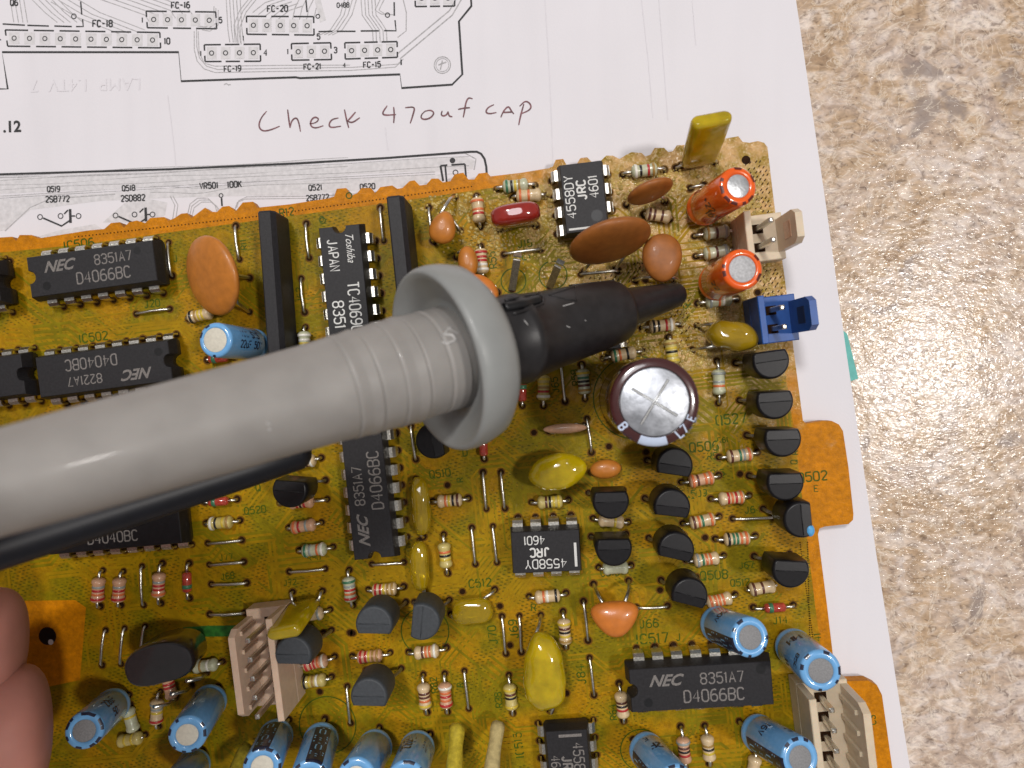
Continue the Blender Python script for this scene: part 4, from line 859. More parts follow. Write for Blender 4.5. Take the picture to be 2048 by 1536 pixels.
dip(1138, 1528, -85.0, 4, 'small eight pin chip with sideways lettering at the bottom edge, right of the yellow tubes', [('4558DY', .0, 1.45, 1.4, 0, dict(width=.95)), ('JRC', .3, -.2, 1.3, 0, dict(w=.21)), ('4601', .2, -1.8, 1.2, 0)], ms='mark_grey', bar=[(-3.95, .5, (.4, 3.2, .01))])
dip(1192, 632, 96.0, 4, 'small chip mostly hidden beneath the black probe tip', [], ms='mark_white')

# tall single in-line networks
def sip(tu, tv, bu, bv, L_mm, label, zt=7.2, W=2.3):
    a = P(tu, tv, zt); b = P(bu, bv, zt); d = (b-a).normalized(); c = a+d*L_mm/2; c.z = 0
    t = thing('resistor_network', label, 'resistor network', frame(c, math.atan2(d.y, d.x)), 'tall black strip networks')
    L2 = L_mm/2; prof = [(-W/2, .9), (W/2, .9), (W/2, zt-.7), (W/2-.55, zt), (-W/2+.2, zt), (-W/2, zt-.2)]
    mb = MB().loft([[(x, y*.92, .9+(z-.9)*.985) for y, z in prof] if e else [(x, y, z) for y, z in prof] for x, e in ((-L2, 1), (-L2+.25, 0), (L2-.25, 0), (L2, 1))], True, True, False)
    obj('package', mb, 'epoxy', t)
    for i in range(8):
        x = (i-3.5)*2.54; obj('pin', MB().box((x, 0, .4), (.5, .25, 1.6)), 'tin', t); hole(frame(c, math.atan2(d.y, d.x)) @ Vector((x, 0, 0)))
sip(531, 421, 551, 700, 21.5, 'tall black strip network touching the blue capacitor, left of the white lettered chip', 6.4)
sip(789, 391, 817, 660, 20.5, 'tall black strip network running under the grey probe guard ring')

# ------------------------------------------------------------------ wire links
J = [(338, 485, 345, 552, 'just right of the upper left chip'), (20, 523, 21, 588, 'beside the left picture edge'), (273, 628, 340, 618, 'lying level below the upper left chip'), (472, 452, 480, 519, 'right of the large orange disc capacitor'),
     (613, 447, 619, 516, 'at the top left of the white lettered tall chip'), (603, 557, 610, 625, 'left of the white lettered tall chip, lower of two'), (761, 415, 768, 482, 'on the left of the strip network under the guard ring'), (858, 415, 865, 482, 'upright beside the small orange drop capacitor'),
     (1008, 509, 1082, 499, 'level, below the red capacitor'), (1161, 549, 1236, 542, 'level, under the biggest brown disc capacitor'), (1121, 728, 1130, 803, 'upright, just below the black probe nozzle'), (1174, 837, 1183, 905, 'dark, left of the large silver topped capacitor'),
     (822, 851, 832, 919, 'just under the guard ring, left of a dark transistor'), (966, 944, 973, 1018, 'upright, left one of the pair under the guard ring'), (1002, 944, 1010, 1017, 'upright, right one of the pair left of the yellow oval capacitor'),
     (944, 1055, 951, 1128, 'upright, left of the pair beside the upside down chip'), (986, 1052, 994, 1125, 'upright, touching the left side of the upside down eight pin chip'), (579, 1143, 651, 1137, 'level, below the pale green resistor'), (744, 1128, 808, 1124, 'level, at the foot of the sideways lettered chip'),
     (1004, 1232, 1012, 1307, 'upright, second left of the long yellow capacitor'), (1039, 1231, 1043, 1304, 'upright, closest left of the long yellow capacitor'), (416, 1086, 484, 1080, 'level, topmost of the column below the cream resistor'), (419, 1129, 488, 1123, 'level, second in the column left of centre'),
     (423, 1168, 494, 1165, 'level, third in the column left of centre'), (420, 1228, 490, 1225, 'level, ending under the beige five pin header'), (285, 1132, 288, 1210, 'upright, between two pink resistors at left'), (212, 1260, 205, 1330, 'upright, left of three near the mounting hole'),
     (250, 1256, 243, 1328, 'upright, middle of three near the mounting hole'), (291, 1252, 284, 1322, 'upright, right of three, touching the large black package'), (1167, 1202, 1176, 1281, 'upright, left of the bright orange capacitor'), (1179, 1315, 1188, 1390, 'upright, between long yellow capacitor and lower right chip'),
     (1465, 1037, 1547, 1034, 'level, left of the blue dotted transistor'), (1273, 1214, 1335, 1211, 'level, right of the bright orange capacitor'), (929, 1341, 938, 1417, 'upright, right of the red banded upright resistor'), (695, 1372, 702, 1446, 'upright, left of the lowest grey transistor'),
     (1176, 1458, 1180, 1530, 'short, along the right pins of the bottom edge chip')]
for u0, v0, u1, v1, w in J: jumper(u0, v0, u1, v1, 'thin shiny wire link '+w)

# ------------------------------------------------------------------ resistors
RS = [(993, 379, 1070, 371, 'gkyd.', 'pale resistor with green and black bands above the red capacitor', 'pale'), (954, 393, 961, 454, 'o.or.', 'upright orange banded resistor between small orange drop and red capacitor', 'beige'),
      (1245, 350, 1328, 340, 'wk.rd', 'flux crusted resistor with black and red bands, right of the upper eight pin chip', 'pale'), (1288, 430, 1340, 438, 'nn.n.', 'dull brown resistor under the thin brown disc capacitor', 'beige'),
      (1388, 473, 1471, 463, 'd.n.e', 'pale resistor between the two orange capacitors, upper of two', 'pale'), (1391, 513, 1468, 501, 'd.n.e', 'pale resistor touching the top of the lower orange capacitor', 'pale'),
      (1395, 607, 1473, 598, 'e.ow.', 'pale resistor right under the lower orange capacitor', 'pale'), (1284, 656, 1360, 648, 'kk.rw', 'resistor with black and red bands under the tip of the probe', 'beige'),
      (1207, 716, 1284, 702, 'go.k.', 'orange and black banded resistor touching the large silver topped capacitor', 'beige'), (1163, 728, 1170, 798, 'ygknd', 'upright green banded resistor left of the large silver topped capacitor', 'pale'),
      (1433, 722, 1436, 806, 'e.eo.', 'upright resistor with flux stained upper end below the amber capacitor', 'pale'), (1437, 914, 1514, 904, 'n.geo', 'brown banded resistor left of the third right edge transistor', 'beige'),
      (1362, 964, 1437, 950, 'on.oo', 'orange banded resistor peeking out beside the top transistor of the inner column', 'pink'), (1421, 997, 1498, 990, '.roro', 'resistor with red and orange bands, left of the fourth right edge transistor', 'beige'),
      (1365, 1046, 1438, 1032, 'nog.o', 'resistor peeking out beside the second transistor of the inner column', 'beige'), (1430, 1077, 1510, 1071, 'kggoo', 'resistor left of and below the blue dotted transistor', 'beige'),
      (1372, 1120, 1447, 1110, 'egoo.', 'resistor peeking out beside the third transistor of the inner column', 'beige'), (1400, 1204, 1470, 1188, 'oooo.', 'orange banded resistor beside the lowest transistor of the inner column', 'beige'),
      (1063, 1004, 1137, 999, '.nkyy', 'yellow resistor with one black band under the yellow oval capacitor', 'yellow'), (1058, 1192, 1132, 1185, '.ow.k', 'orange and black banded resistor under the upside down eight pin chip', 'beige'),
      (1126, 1222, 1132, 1294, 'ynkyd', 'upright cream resistor right of the long yellow capacitor', 'beige'), (1186, 1036, 1256, 1043, '...y.', 'pale resistor hidden between the two stacked short transistors', 'beige'),
      (1197, 1134, 1262, 1130, '.....', 'pale resistor under the lower short transistor above the orange capacitor', 'pale'), (1238, 1366, 1247, 1441, '.nkr.', 'upright black and red banded resistor at the notched end of the lower right chip', 'beige'),
      (1361, 1452, 1370, 1534, 'enkr.', 'upright resistor with black and red bands below the lower right chip', 'pink'), (1409, 1450, 1418, 1527, '.dky.', 'upright yellowish resistor below the lower right chip, left of a blue capacitor', 'beige'),
      (1497, 1560, 1508, 1500, 'e....', 'pale resistor hidden under the lowest right blue capacitor', 'beige'), (865, 1002, 937, 996, '.oykn', 'resistor with orange and black bands right of the sideways lettered chip', 'beige'),
      (888, 1068, 896, 1146, '.oky.', 'upright resistor with orange and black bands, right of the flat amber capacitors', 'yellow'), (578, 1055, 644, 1044, 'or.e.', 'pinkish resistor under the dark transistor left of the sideways lettered chip', 'pink'),
      (599, 1100, 667, 1093, 'ge.ow', 'pale green resistor with one orange band, left of the sideways lettered chip', 'pale'), (699, 1139, 707, 1210, 'geror', 'upright green and orange banded resistor under the sideways lettered chip', 'pale'),
      (737, 1178, 808, 1172, 'rrydd', 'red banded resistor above the pair of big grey transistors', 'beige'), (592, 1233, 661, 1218, '....e', 'resistor half hidden by the slanted yellow capacitor', 'beige'),
      (705, 1311, 781, 1304, 'rrydd', 'red banded resistor below the pair of big grey transistors', 'pink'), (818, 1303, 893, 1294, '.noow', 'tan resistor below the right one of the big grey transistors', 'beige'),
      (600, 1328, 670, 1312, 'rrrow', 'red banded resistor sticking out right of the small grey transistor', 'pink'), (600, 1361, 664, 1352, 'kydw.', 'yellow resistor with a black band under the small grey transistor', 'yellow'),
      (847, 1348, 855, 1424, '.nnoy', 'upright brown banded resistor, left one of the pair at bottom centre', 'beige'), (890, 1346, 896, 1423, 'wororrr'[:5], 'upright red and orange banded resistor, right one of the pair at bottom centre', 'pink'),
      (1018, 1349, 1026, 1426, 'ynk.y', 'upright yellow resistor with black band left of the long yellow capacitor', 'yellow'), (580, 931, 643, 915, 'ooknw', 'orange banded resistor half under the rounded end of the black cable', 'beige'),
      (413, 1046, 481, 1040, 'wk.yd', 'cream resistor with one black band below the green banded red diode', 'yellow'), (207, 1140, 202, 1212, '.eror', 'upright pink resistor, leftmost above the mounting hole', 'pink'),
      (248, 1142, 243, 1210, '.eror', 'upright pink resistor, second from left above the mounting hole', 'pink'), (326, 1126, 323, 1206, '.erro', 'upright pink resistor right of the upright wire link at left', 'pink'),
      (388, 1330, 446, 1322, '.d.w.', 'pale resistor between the large black package and the beige header', 'pale'), (322, 1382, 319, 1452, 'eey.r', 'blurred upright resistor between the two leaning lower left blue capacitors', 'beige'),
      (262, 1408, 276, 1458, '.y...', 'short pale resistor under the lowest left blue capacitor', 'pale'), (244, 1476, 292, 1468, '.y.y.', 'yellowish blurred resistor low between the lower left blue capacitors', 'yellow'),
      (378, 638, 436, 625, 'kdyy.', 'resistor with a black band under the large orange disc capacitor', 'beige'), (1087, 738, 1087, 812, 'yydrw', 'upright yellow and red banded resistor just below the black probe nozzle', 'yellow'),
      (961, 493, 967, 556, 'rrrww', 'upright white resistor with red bands left of the first green ring', 'beige'), (612, 654, 615, 722, 'wwyee', 'upright pale resistor half hidden by the top edge of the probe', 'pale'),
      (1337, 674, 1345, 735, 'dykyy', 'upright yellow banded resistor above the large silver topped capacitor', 'yellow'), (560, 1006, 655, 998, '.rkr.', 'reddish resistor mostly under the dark transistor beside the cable', 'pink'),
      (340, 1345, 352, 1390, 'rrr..', 'small red banded resistor below the large black package', 'pink'), (1500, 1175, 1540, 1168, 'n.n..', 'dull tan resistor under the lowest right edge transistor', 'beige'), (1026, 396, 1090, 392, 'o.o..', 'orange banded resistor hidden behind the red capacitor', 'beige')]
for r_ in RS: resistor(*r_[:4], r_[4], r_[5], r_[6])
diode(410, 1004, 475, 998, 'red glass diode with a green band below the black cable', -1); diode(379, 1126, 380, 1196, 'upright red glass diode, rightmost of the row above the mounting hole', 1)
diode(1044, 752, 1045, 812, 'upright red glass diode just below the probe guard ring', -1); diode(1506, 1214, 1586, 1209, 'red glass diode with dark green band beneath the lowest right edge transistor', -1)
diode(966, 862, 969, 918, 'red glass diode whose end shows under the guard ring edge', -1); diode(415, 720, 470, 714, 'red glass diode hidden under the blue capacitor near the orange disc', -1)

# ------------------------------------------------------------------ transistors (flat side is local -y)
TR = [(1543, 721, 188, 'epoxy_smooth', 'topmost of the right edge column, directly under the blue header'), (1551, 802, 184, 'epoxy_smooth', 'second of the right edge column'), (1567, 878, 182, 'epoxy_smooth', 'third of the right edge column, beside the top of the orange tab'),
      (1572, 966, 182, 'epoxy_smooth', 'fourth of the right edge column, beside the printing on the orange tab'), (1583, 1141, 178, 'epoxy_smooth', 'lowest of the right edge column, above the dark green banded diode'),
      (1350, 932, -8, 'epoxy_smooth', 'topmost of the inner column, under the large silver topped capacitor'), (1345, 1015, -6, 'epoxy_smooth', 'second of the inner column from the top'), (1353, 1101, -12, 'epoxy_smooth', 'third of the inner column from the top'),
      (1380, 1193, -14, 'epoxy_smooth', 'lowest of the inner column, above the leaning blue capacitors'), (1222, 1003, 182, 'epoxy_smooth', 'upper of the two stacked right of the upside down eight pin chip'), (1228, 1098, 182, 'epoxy_smooth', 'lower of the two stacked right of the upside down eight pin chip'),
      (578, 981, 176, 'epoxy_smooth', 'between the end of the black cable and the sideways lettered chip'), (866, 882, 100, 'epoxy_smooth', 'half hidden under the bottom of the guard ring'),
      (747, 1250, 0, 'epoxy_grey', 'grey topped, left one of the big pair at bottom centre'), (842, 1245, 265, 'epoxy_grey', 'grey topped, right one of the big pair at bottom centre'), (585, 1311, 0, 'epoxy_grey', 'grey topped, right beside the beige five pin header'),
      (737, 1395, 0, 'epoxy_grey', 'grey topped, lowest one above the blue capacitors at the bottom')]
for u, v, az, m_, w in TR:
    transistor(u, v, az, 'black plastic transistor '+w, m_, sc=1.0 if m_ != 'epoxy_grey' else 1.04, zt=8.0 if m_ != 'epoxy_grey' else 9.0, legaz=5)
transistor(1606, 1040, 96, 'black plastic transistor with a blue paint dot at the right board edge', 'epoxy_smooth', zt=8.6, legaz=5, paint=True)
# large black package
c0 = P(392, 1300, 1.0); c1 = P(300, 1325, 14.0)
mt = Matrix.Translation(P(322, 1322, 9.0)) @ Matrix.Rotation(R(14), 4, 'Z') @ Matrix.Rotation(R(14), 4, 'Y')
t = thing('power_transistor', 'large glossy black rounded package leaning beside the beige five pin header', 'transistor', mt)
mb = MB(); ol = []
for i in range(32):
    a = 2*math.pi*i/32; x = 4.4*math.copysign(abs(math.cos(a))**.75, math.cos(a)); y = 2.75*math.copysign(abs(math.sin(a))**.8, math.sin(a)); ol.append((x, y-(.5 if x > 0 else 0)*abs(x)/4.4))
mb.loft([[(x*k+dx, y*k, z) for x, y in ol] for z, k, dx in ((-5.5, .84, .6), (-5.2, .94, .5), (0, 1, 0), (.9, .97, 0), (1.25, .9, 0))], True, True, True)
obj('package', mb, 'black_gloss', t)
im = mt.inverted()
for i, (hu, hv) in enumerate(((352, 1395), (385, 1370), (415, 1345))):
    g = P(hu, hv); obj('lead', MB().tube([im @ Vector((g.x-1.0, g.y+.6, 4.2)), im @ Vector((g.x, g.y, 2)), im @ Vector((g.x, g.y, -.4))], .28, 7), 'tin', t); hole(g)

# ------------------------------------------------------------------ electrolytics
A_ = math.atan2
elec(1404, 418, 1477, 372, 1.8, 10.4, 4.95, 'orange sleeved capacitor with bright silver top near the corner of the board', 'orange_sleeve', 'can_bright', .60, txt=[('+22', R(215), 6.2, 1.1, False), ('16V', R(250), 5.0, 1.1, False)], prn='orange_print')
elec(1431, 566, 1485, 538, 1.2, 10.4, 5.2, 'orange sleeved capacitor with grey top between the beige and blue headers', 'orange_sleeve', 'can', .66, txt=[('22', R(215), 6.2, 1.1, False)], prn='orange_print')
elec(512, 690, 430, 680, 2.0, 10.6, 4.55, 'blue sleeved capacitor lying against the black strip network at upper left', can='can_cream', canr=.70, txt=[('NNI SMS', R(28), 5.4, .95, True), ('22uF 50V', R(-8), 5.4, .95, True)], az=0)
elec(1271, 797, 1309, 804, .9, 19.0, 10.3, 'large dark brown capacitor with shiny cross scored silver top', 'brown_sleeve', 'can_big', .79, band=(R(-112), R(-72)), cross=True, rimtxt=False, ztop=19.5, prn='lilac_print', txt=[('47', R(-45), 18.0, 1.6, False), ('E', R(-22), 18.2, 1.5, False), ('470', R(-140), 18.0, 1.6, False)], az=R(-4))
elec(1432, 1248, 1501, 1275, 1.6, 10.4, 5.0, 'blue sleeved capacitor with arrow stripe, left of the leaning pair at lower right', 'blue_sleeve', 'can_grey', .60, stripe=R(207), txt=[('50V', R(130), 5.0, 1.0, False)], leads=((-1, .3), (.3, -.6)))
elec(1585, 1292, 1642, 1342, 1.6, 10.4, 5.15, 'blue sleeved capacitor with small black print, right of the leaning pair at lower right', 'blue_sleeve', 'can_grey', .60, txt=[('85C', R(165), 8.6, .9, False), ('MM', R(120), 4.4, 1.5, False), ('11', R(192), 5.2, 1.2, False)], leads=((-.6, .9), (.4, -.6)))
elec(1513, 1464, 1601, 1517, 1.6, 10.8, 5.1, 'blue sleeved capacitor with arrow stripe beside the beige header at lower right', 'blue_sleeve', 'can_grey', .60, stripe=R(203), txt=[('C', R(85), 8.0, 1.2, False), ('16V', R(130), 5.0, 1.1, False)], leads=((-1.6, .6), (.3, -.6)))
elec(1290, 1497, 1352, 1570, 1.6, 10.8, 5.0, 'blue sleeved capacitor with arrow stripe at the bottom edge right of the bottom chip', 'blue_sleeve', 'can_grey', .60, stripe=R(190), txt=[('E', R(110), 2.6, .9, False), ('2F', R(95), 4.8, 1.4, False)], leads=((-1.2, .4), (.3, -.6)))
elec(228, 1408, 168, 1462, 1.8, 10.6, 4.8, 'blurred blue sleeved capacitor nearest the finger at lower left', 'blue_sleeve', 'can_grey', .60, txt=[('22uF', R(62), 5.6, 1.1, True), ('50V', R(22), 5.6, 1.0, True)], leads=((1, .5), (.2, -.6)))
elec(421, 1400, 374, 1470, 1.8, 10.6, 4.9, 'blue sleeved capacitor with cream top at lower left below the large black package', 'blue_sleeve', 'can_cream', .58, txt=[('22uF', R(-35), 6.0, 1.2, True)], leads=((.3, .9), (.2, -.6)))
elec(553, 1470, 524, 1534, 1.8, 10.8, 4.9, 'blue sleeved capacitor with arrow stripe below the beige five pin header', 'blue_sleeve', 'can_cream', .58, stripe=R(98), leads=((-.1, 1.2), (1.0, 1.2)))
elec(643, 1476, 618, 1560, 1.8, 11, 5.0, 'blue sleeved capacitor with straight arrow stripe, second along the bottom edge', 'blue_sleeve', 'can_cream', .58, stripe=R(75), leads=((0, 1.6), (.6, -.4)))
elec(752, 1492, 712, 1556, 1.8, 11, 5.0, 'plain blue sleeved capacitor, third along the bottom edge', 'blue_sleeve', 'can_cream', .58, txt=[('E', R(170), 8.0, 1.0, False)], leads=((.1, 1.5), (.4, -.4)))
elec(836, 1494, 812, 1562, 1.8, 11, 5.0, 'blue sleeved capacitor with dark blurred print, left of the yellow tubes', 'blue_sleeve', 'can_cream', .58, txt=[('NNI', R(70), 4.4, 1.5, True), ('11V', R(30), 5.2, 1.4, True), ('22uF', R(110), 5.2, 1.4, True)], leads=((1.2, .9), (.4, -.4)))
elec(388, 1530, 352, 1580, 1.8, 10.6, 4.8, 'shadowed blue sleeved capacitor cut by the bottom edge, under the cream topped one', 'blue_sleeve', 'can_grey', .60, leads=((.3, .9), (.2, -.6)))

# ------------------------------------------------------------------ ceramic and dipped capacitors
disccap(425, 552, 164, 100, -66, 'large orange disc capacitor leaning over above the blue capacitor at upper left', 'ceramic', z=7.0, th=1.25, leadpx=[(500, 556), (500, 624)], tilt_sign=1)
disccap(1220, 483, 166, 84, 14, 'biggest brown disc capacitor, just below the upper eight pin chip', 'ceramic_dark', z=8.0, th=1.3, leadpx=[(1168, 543), (1232, 538)], tilt_sign=1)
disccap(1324, 516, 78, 96, 0, 'brown squat disc capacitor behind the tip of the probe', 'ceramic_dark', z=6.5, th=1.2, flat=True, q=2.4, leadpx=[(1270, 561), (1350, 566)], drop=-.12)
disccap(1300, 383, 94, 40, 19, 'thin brown disc capacitor left of the upper orange capacitor', 'ceramic_dark', z=4.5, th=.9, leadpx=[(1252, 410), (1330, 403)])
disccap(886, 455, 52, 66, -14, 'small orange drop capacitor left of the upright orange banded resistor', 'ceramic', z=4.0, th=1.2, flat=True, drop=.25, leadpx=[(910, 395), (868, 484)])
disccap(936, 524, 40, 64, 6, 'small orange oval capacitor touching the top of the guard ring', 'ceramic', z=4.0, th=1.2, flat=True, leadpx=[(914, 515), (948, 562)])
disccap(966, 576, 72, 44, -38, 'orange capacitor half hidden behind the guard ring', 'ceramic_bright', z=4.0, th=1.1, flat=True, leadpx=[(995, 585), (945, 560)])
disccap(1211, 938, 62, 38, 6, 'small dull orange capacitor right of the yellow oval capacitor', 'ceramic', z=1.9, th=1.0, flat=True, drop=.0, leadpx=[(1183, 944), (1236, 936)])
disccap(1230, 1238, 86, 72, 4, 'bright orange hanging capacitor with curved wires below the stacked transistors', 'ceramic_bright', z=5.0, th=1.5, flat=True, drop=-.42, p=2.4, leadpx=[(1187, 1167), (1257, 1160)])
disccap(1130, 857, 88, 20, 3, 'tan coated capacitor lying edge on in the shade left of the large silver topped capacitor', 'body_pink', z=1.6, th=.7, flat=True, leadpx=[(1098, 862), (1168, 850)])
disccap(1031, 430, 100, 44, 9, 'glossy dark red film capacitor left of the upper eight pin chip', 'redcap', z=5.2, th=2.1, flat=True, p=3.2, q=2.6, leadpx=[(1000, 460), (1072, 451)])
disccap(1115, 943, 118, 74, 12, 'bright yellow glossy oval capacitor above the yellow one banded resistor', 'yellowcap', z=4.2, th=1.7, flat=True, q=2.2, leadpx=[(1080, 960), (1150, 940)], lump=.02)
obj_y = disccap(1464, 672, 98, 58, -10, 'glossy amber capacitor left of the blue header', 'amber', z=4.0, th=2.6, flat=True, p=2.6, q=2.8, leadpx=[(1394, 652), (1384, 700)], lump=.05)
disccap(1088, 1342, 84, 158, 3, 'long glossy yellow capacitor standing upright in the picture, right of the wire link pair', 'yellowcap', z=4.2, th=2.1, flat=True, p=2.4, q=2.2, leadpx=[(1082, 1229), (1100, 1420)], lump=.03, drop=.18)
disccap(842, 1012, 38, 118, 4, 'flat amber capacitor along the right pins of the sideways lettered chip, upper of two', 'amber_clear', z=1.7, th=1.2, flat=True, p=3, leadpx=[(833, 958), (847, 1073)], lump=.03)
disccap(839, 1132, 38, 100, 2, 'flat amber capacitor below right of the sideways lettered chip, lower of two', 'amber_clear', z=1.7, th=1.3, flat=True, p=3, leadpx=[(840, 1080), (850, 1190)], lump=.03)
disccap(945, 1222, 82, 52, 6, 'faint glossy amber capacitor below the printed C and digits, above bottom centre', 'amber_clear', z=1.5, th=1.2, flat=True, p=3, q=2.6, leadpx=[(902, 1228), (990, 1178)], lump=.03)
# tall flat film capacitor standing at the corner
def rr2(a, b, n=6):
    return [(math.copysign(a, math.cos(x))-math.copysign(b, math.cos(x))+b*math.cos(x), b*math.sin(x)) for x in [2*math.pi*i/24 for i in range(24)]]
def film(bp, tp, az, hw, ht, label, lp):
    B = P(*bp); T = P(*tp); up = (T-B); mt = frame(B, R(az), up)
    t = thing('film_capacitor', label, 'capacitor', mt, 'dipped disc and film capacitors on the board'); Lf = up.length; ol = rr2(hw, ht)
    obj('coated_body', MB().loft([[(x*k, y*k2, z) for x, y in ol] for z, k, k2 in ((0, .8, .6), (.5, .95, .85), (2, 1, 1), (Lf-.7, 1.02, 1), (Lf-.2, .98, .85), (Lf, .9, .5))], True, True, True), 'yellowcap', t)
    im = mt.inverted()
    for sx, (u, v) in zip((-1, 1), lp):
        g = P(u, v); obj('lead', MB().tube([(sx*hw*.8, 0, .2), im @ Vector((g.x, g.y, .8)), im @ Vector((g.x, g.y, -.4))], .26, 7), 'tin', t); hole(g)
film((1396, 326, 1.2), (1424, 236, 11.5), 9, 2.55, 1.0, 'tall flat olive yellow film capacitor standing at the top edge of the board', [(1362, 331), (1430, 326)])
film((612, 1206, 1.2), (566, 1268, 9.5), 12, 2.35, .95, 'slanted yellow film capacitor right of the beige five pin header', [(586, 1183), (646, 1181)])
# bare wire near the corner, bent wires
jumper(1352, 336, 1378, 330, 'short dull wire link at the foot of the tall olive film capacitor'); jumper(1380, 377, 1408, 371, 'short dark wire link left of the upper orange capacitor'); jumper(898, 430, 921, 461, 'short bent wire link right of the small orange drop capacitor')

# yellow tubes standing at the bottom edge
def sleeve_tube(pts, r, m_, label):
    P0 = P(*pts[0]); t = thing('insulated_wire', label, 'sleeved wire', Matrix.Translation(P0)); n = 14
    rings = []; w = [P(*p)-P0 for p in pts]
    mb = MB(); q = random.Random(int(pts[0][0]))
    path = []
    for i in range(len(w)-1):
        for k in range(4): path.append(w[i].lerp(w[i+1], k/4))
    path.append(w[-1])
    mb.tube(path, [r*(1+.06*math.sin(i*1.3)) for i in range(len(path))], 12)
    mb.v = [(x+q.uniform(-.05, .05), y+q.uniform(-.05, .05), z+q.uniform(-.04, .04)) for x, y, z in mb.v]
    obj('sleeve', mb, m_, t)
sleeve_tube([(914, 1452, 3.0), (912, 1490, 5.0), (905, 1580, 9.5)], 1.05, 'yellow_sleeve', 'bright yellow ribbed tube standing at the bottom edge, left one of two')
sleeve_tube([(996, 1448, 2.6), (990, 1490, 5.0), (978, 1580, 9.5)], .98, 'straw_sleeve', 'straw coloured ribbed tube at the bottom edge, right one of two')
sleeve_tube([(492, 1494, 3.0), (474, 1530, 6.0), (455, 1590, 10)], .9, 'yellow_sleeve', 'blurred yellow tube at the bottom edge beside the arrow striped blue capacitor')
# test pins standing in green rings
for u, v, tu, tv, az, lab in ((1024, 580, 1034, 518, 82, 'flat metal test pin standing in the left green ring'), (1099, 575, 1116, 532, 62, 'flat metal test pin standing in the right green ring')):
    B = P(u, v, 0); T = P(tu, tv, 4.2); t = thing('test_pin', lab, 'test pin', frame(B, R(az), T-B), 'test pins in green rings'); L_ = (T-B).length
    obj('blade', MB().box((0, 0, L_/2), (.35, 1.05, L_), None, .08), 'tin_dull', t); obj('bent_tip', MB().box((.25, 0, L_+.06), (.8, 1.1, .26), Matrix.Rotation(R(6), 4, 'Y')), 'tin', t); hole(B)

# ------------------------------------------------------------------ headers
header(1517, 479, 7, 2, 'nylon', 'beige two pin header overhanging the right board edge', 7.0, 10.5, 4.4, 8.2, depth=6.2, zref=2.0)
header(1543, 640, 7, 2, 'nylon_blue', 'blue two pin header overhanging the right board edge', 7.0, 10.5, 4.4, 7.2, depth=6.2, zref=2.0)
header(550, 1306, 187, 5, 'nylon_pink', 'beige five pin header left of the slanted yellow capacitor', 8.6, 9.2, 12.0, 10.0, depth=6.0, zref=2.0, ribs=True)
header(1648, 1462, 7, 5, 'nylon', 'beige multi pin header at the lower right board edge, under a blue capacitor', 7.5, 9.4, 13.0, 6.0, depth=6.4, zref=2.0, ribs=True, sc=1.08)
# ------------------------------------------------------------------ the measuring probe
TP = P(1360, 587, 4.5); FP = P(922, 709, 24.0); d = (FP-TP); DL = d.length; d.normalize()
def on_axis(u):                                   # distance along the axis whose picture lies at column u
    lo, hi = -5.0, 200.0
    for _ in range(50):
        m_ = (lo+hi)/2; q = TP+d*m_; pu = cam_pix(q)[0]
        if pu > u: lo = m_
        else: hi = m_
    return (lo+hi)/2
def rad(u, hw):
    s = on_axis(u); z = (TP+d*s).z; return s, hw*(ZC-z)/F*0.985
pm = frame(TP, R(90), d)
probe = thing('oscilloscope_probe', 'grey oscilloscope probe with round finger guard and black hook nozzle lying over the board', 'probe', pm)
prof = [rad(1360, 15), rad(1357, 22), rad(1350, 25), rad(1300, 33), rad(1240, 43), rad(1236, 46)]
obj('tip_sleeve', MB().lathe([(s-.0, r) for s, r in prof], 36), 'probe_black', probe)
prof = [rad(1237, 40), rad(1235, 60), rad(1228, 64), rad(1190, 70), rad(1100, 80), rad(1045, 88), rad(1042, 92), rad(1025, 94), rad(1022, 91), rad(985, 95), rad(940, 98)]
obj('nozzle', MB().lathe(prof, 48), 'probe_black', probe)
sF = on_axis(903); zF = (TP+d*sF).z; rF = 188*(ZC-zF)/F
gu = [(sF-4.6, 5.0), (sF-4.2, rF*.62), (sF-3.1, rF*.84), (sF-1.9, rF*.955), (sF-.4, rF*.99), (sF+.7, rF), (sF+1.6, rF*.99), (sF+2.15, rF*.965), (sF+2.15, rF*.93), (sF+1.75, rF*.87), (sF+1.15, rF*.77), (sF+.55, rF*.67), (sF+.15, rF*.61), (sF+.1, 5.0)]
obj('finger_guard', MB().lathe(gu, 72), 'flange_grey', probe)
s0 = sF-.3; pts = []
r0 = rad(870, 103)[1]
base = [(u, hw) for u, hw in ((960, 96), (905, 104), (855, 107), (810, 110), (765, 110), (720, 109), (680, 108), (640, 107), (560, 107), (400, 109), (200, 112), (0, 112), (-300, 112), (-500, 110))]
sr = [rad(u, hw) for u, hw in base]
hp_ = [(s0+.3, sr[0][1]*1.10), (s0+1.0, sr[0][1]*1.015)]
gro = [on_axis(u) for u in (892, 855, 812, 768, 724, 680)]
s = s0+1.2; send = sr[-1][0]
def rin(s):
    for i in range(len(sr)-1):
        if s <= sr[i+1][0]:
            t_ = max(0, (s-sr[i][0])/(sr[i+1][0]-sr[i][0])); return sr[i][1]*(1-t_)+sr[i+1][1]*t_
    return sr[-1][1]
while s < gro[-1]+2:
    r = rin(s)
    for i, g in enumerate(gro):
        dd = s-g
        if abs(dd) < .12: r -= .10
        elif 0 < dd < 1.2 and i % 2 == 0: r += .13*(1-dd/1.2)
        elif -1.2 < dd < 0 and i % 2 == 1: r += .10*(1+dd/1.2)
    hp_.append((s, r)); s += .11
while s < send: hp_.append((s, rin(s))); s += 2.0
obj('handle', MB().lathe(hp_, 64), 'probe_grey', probe)
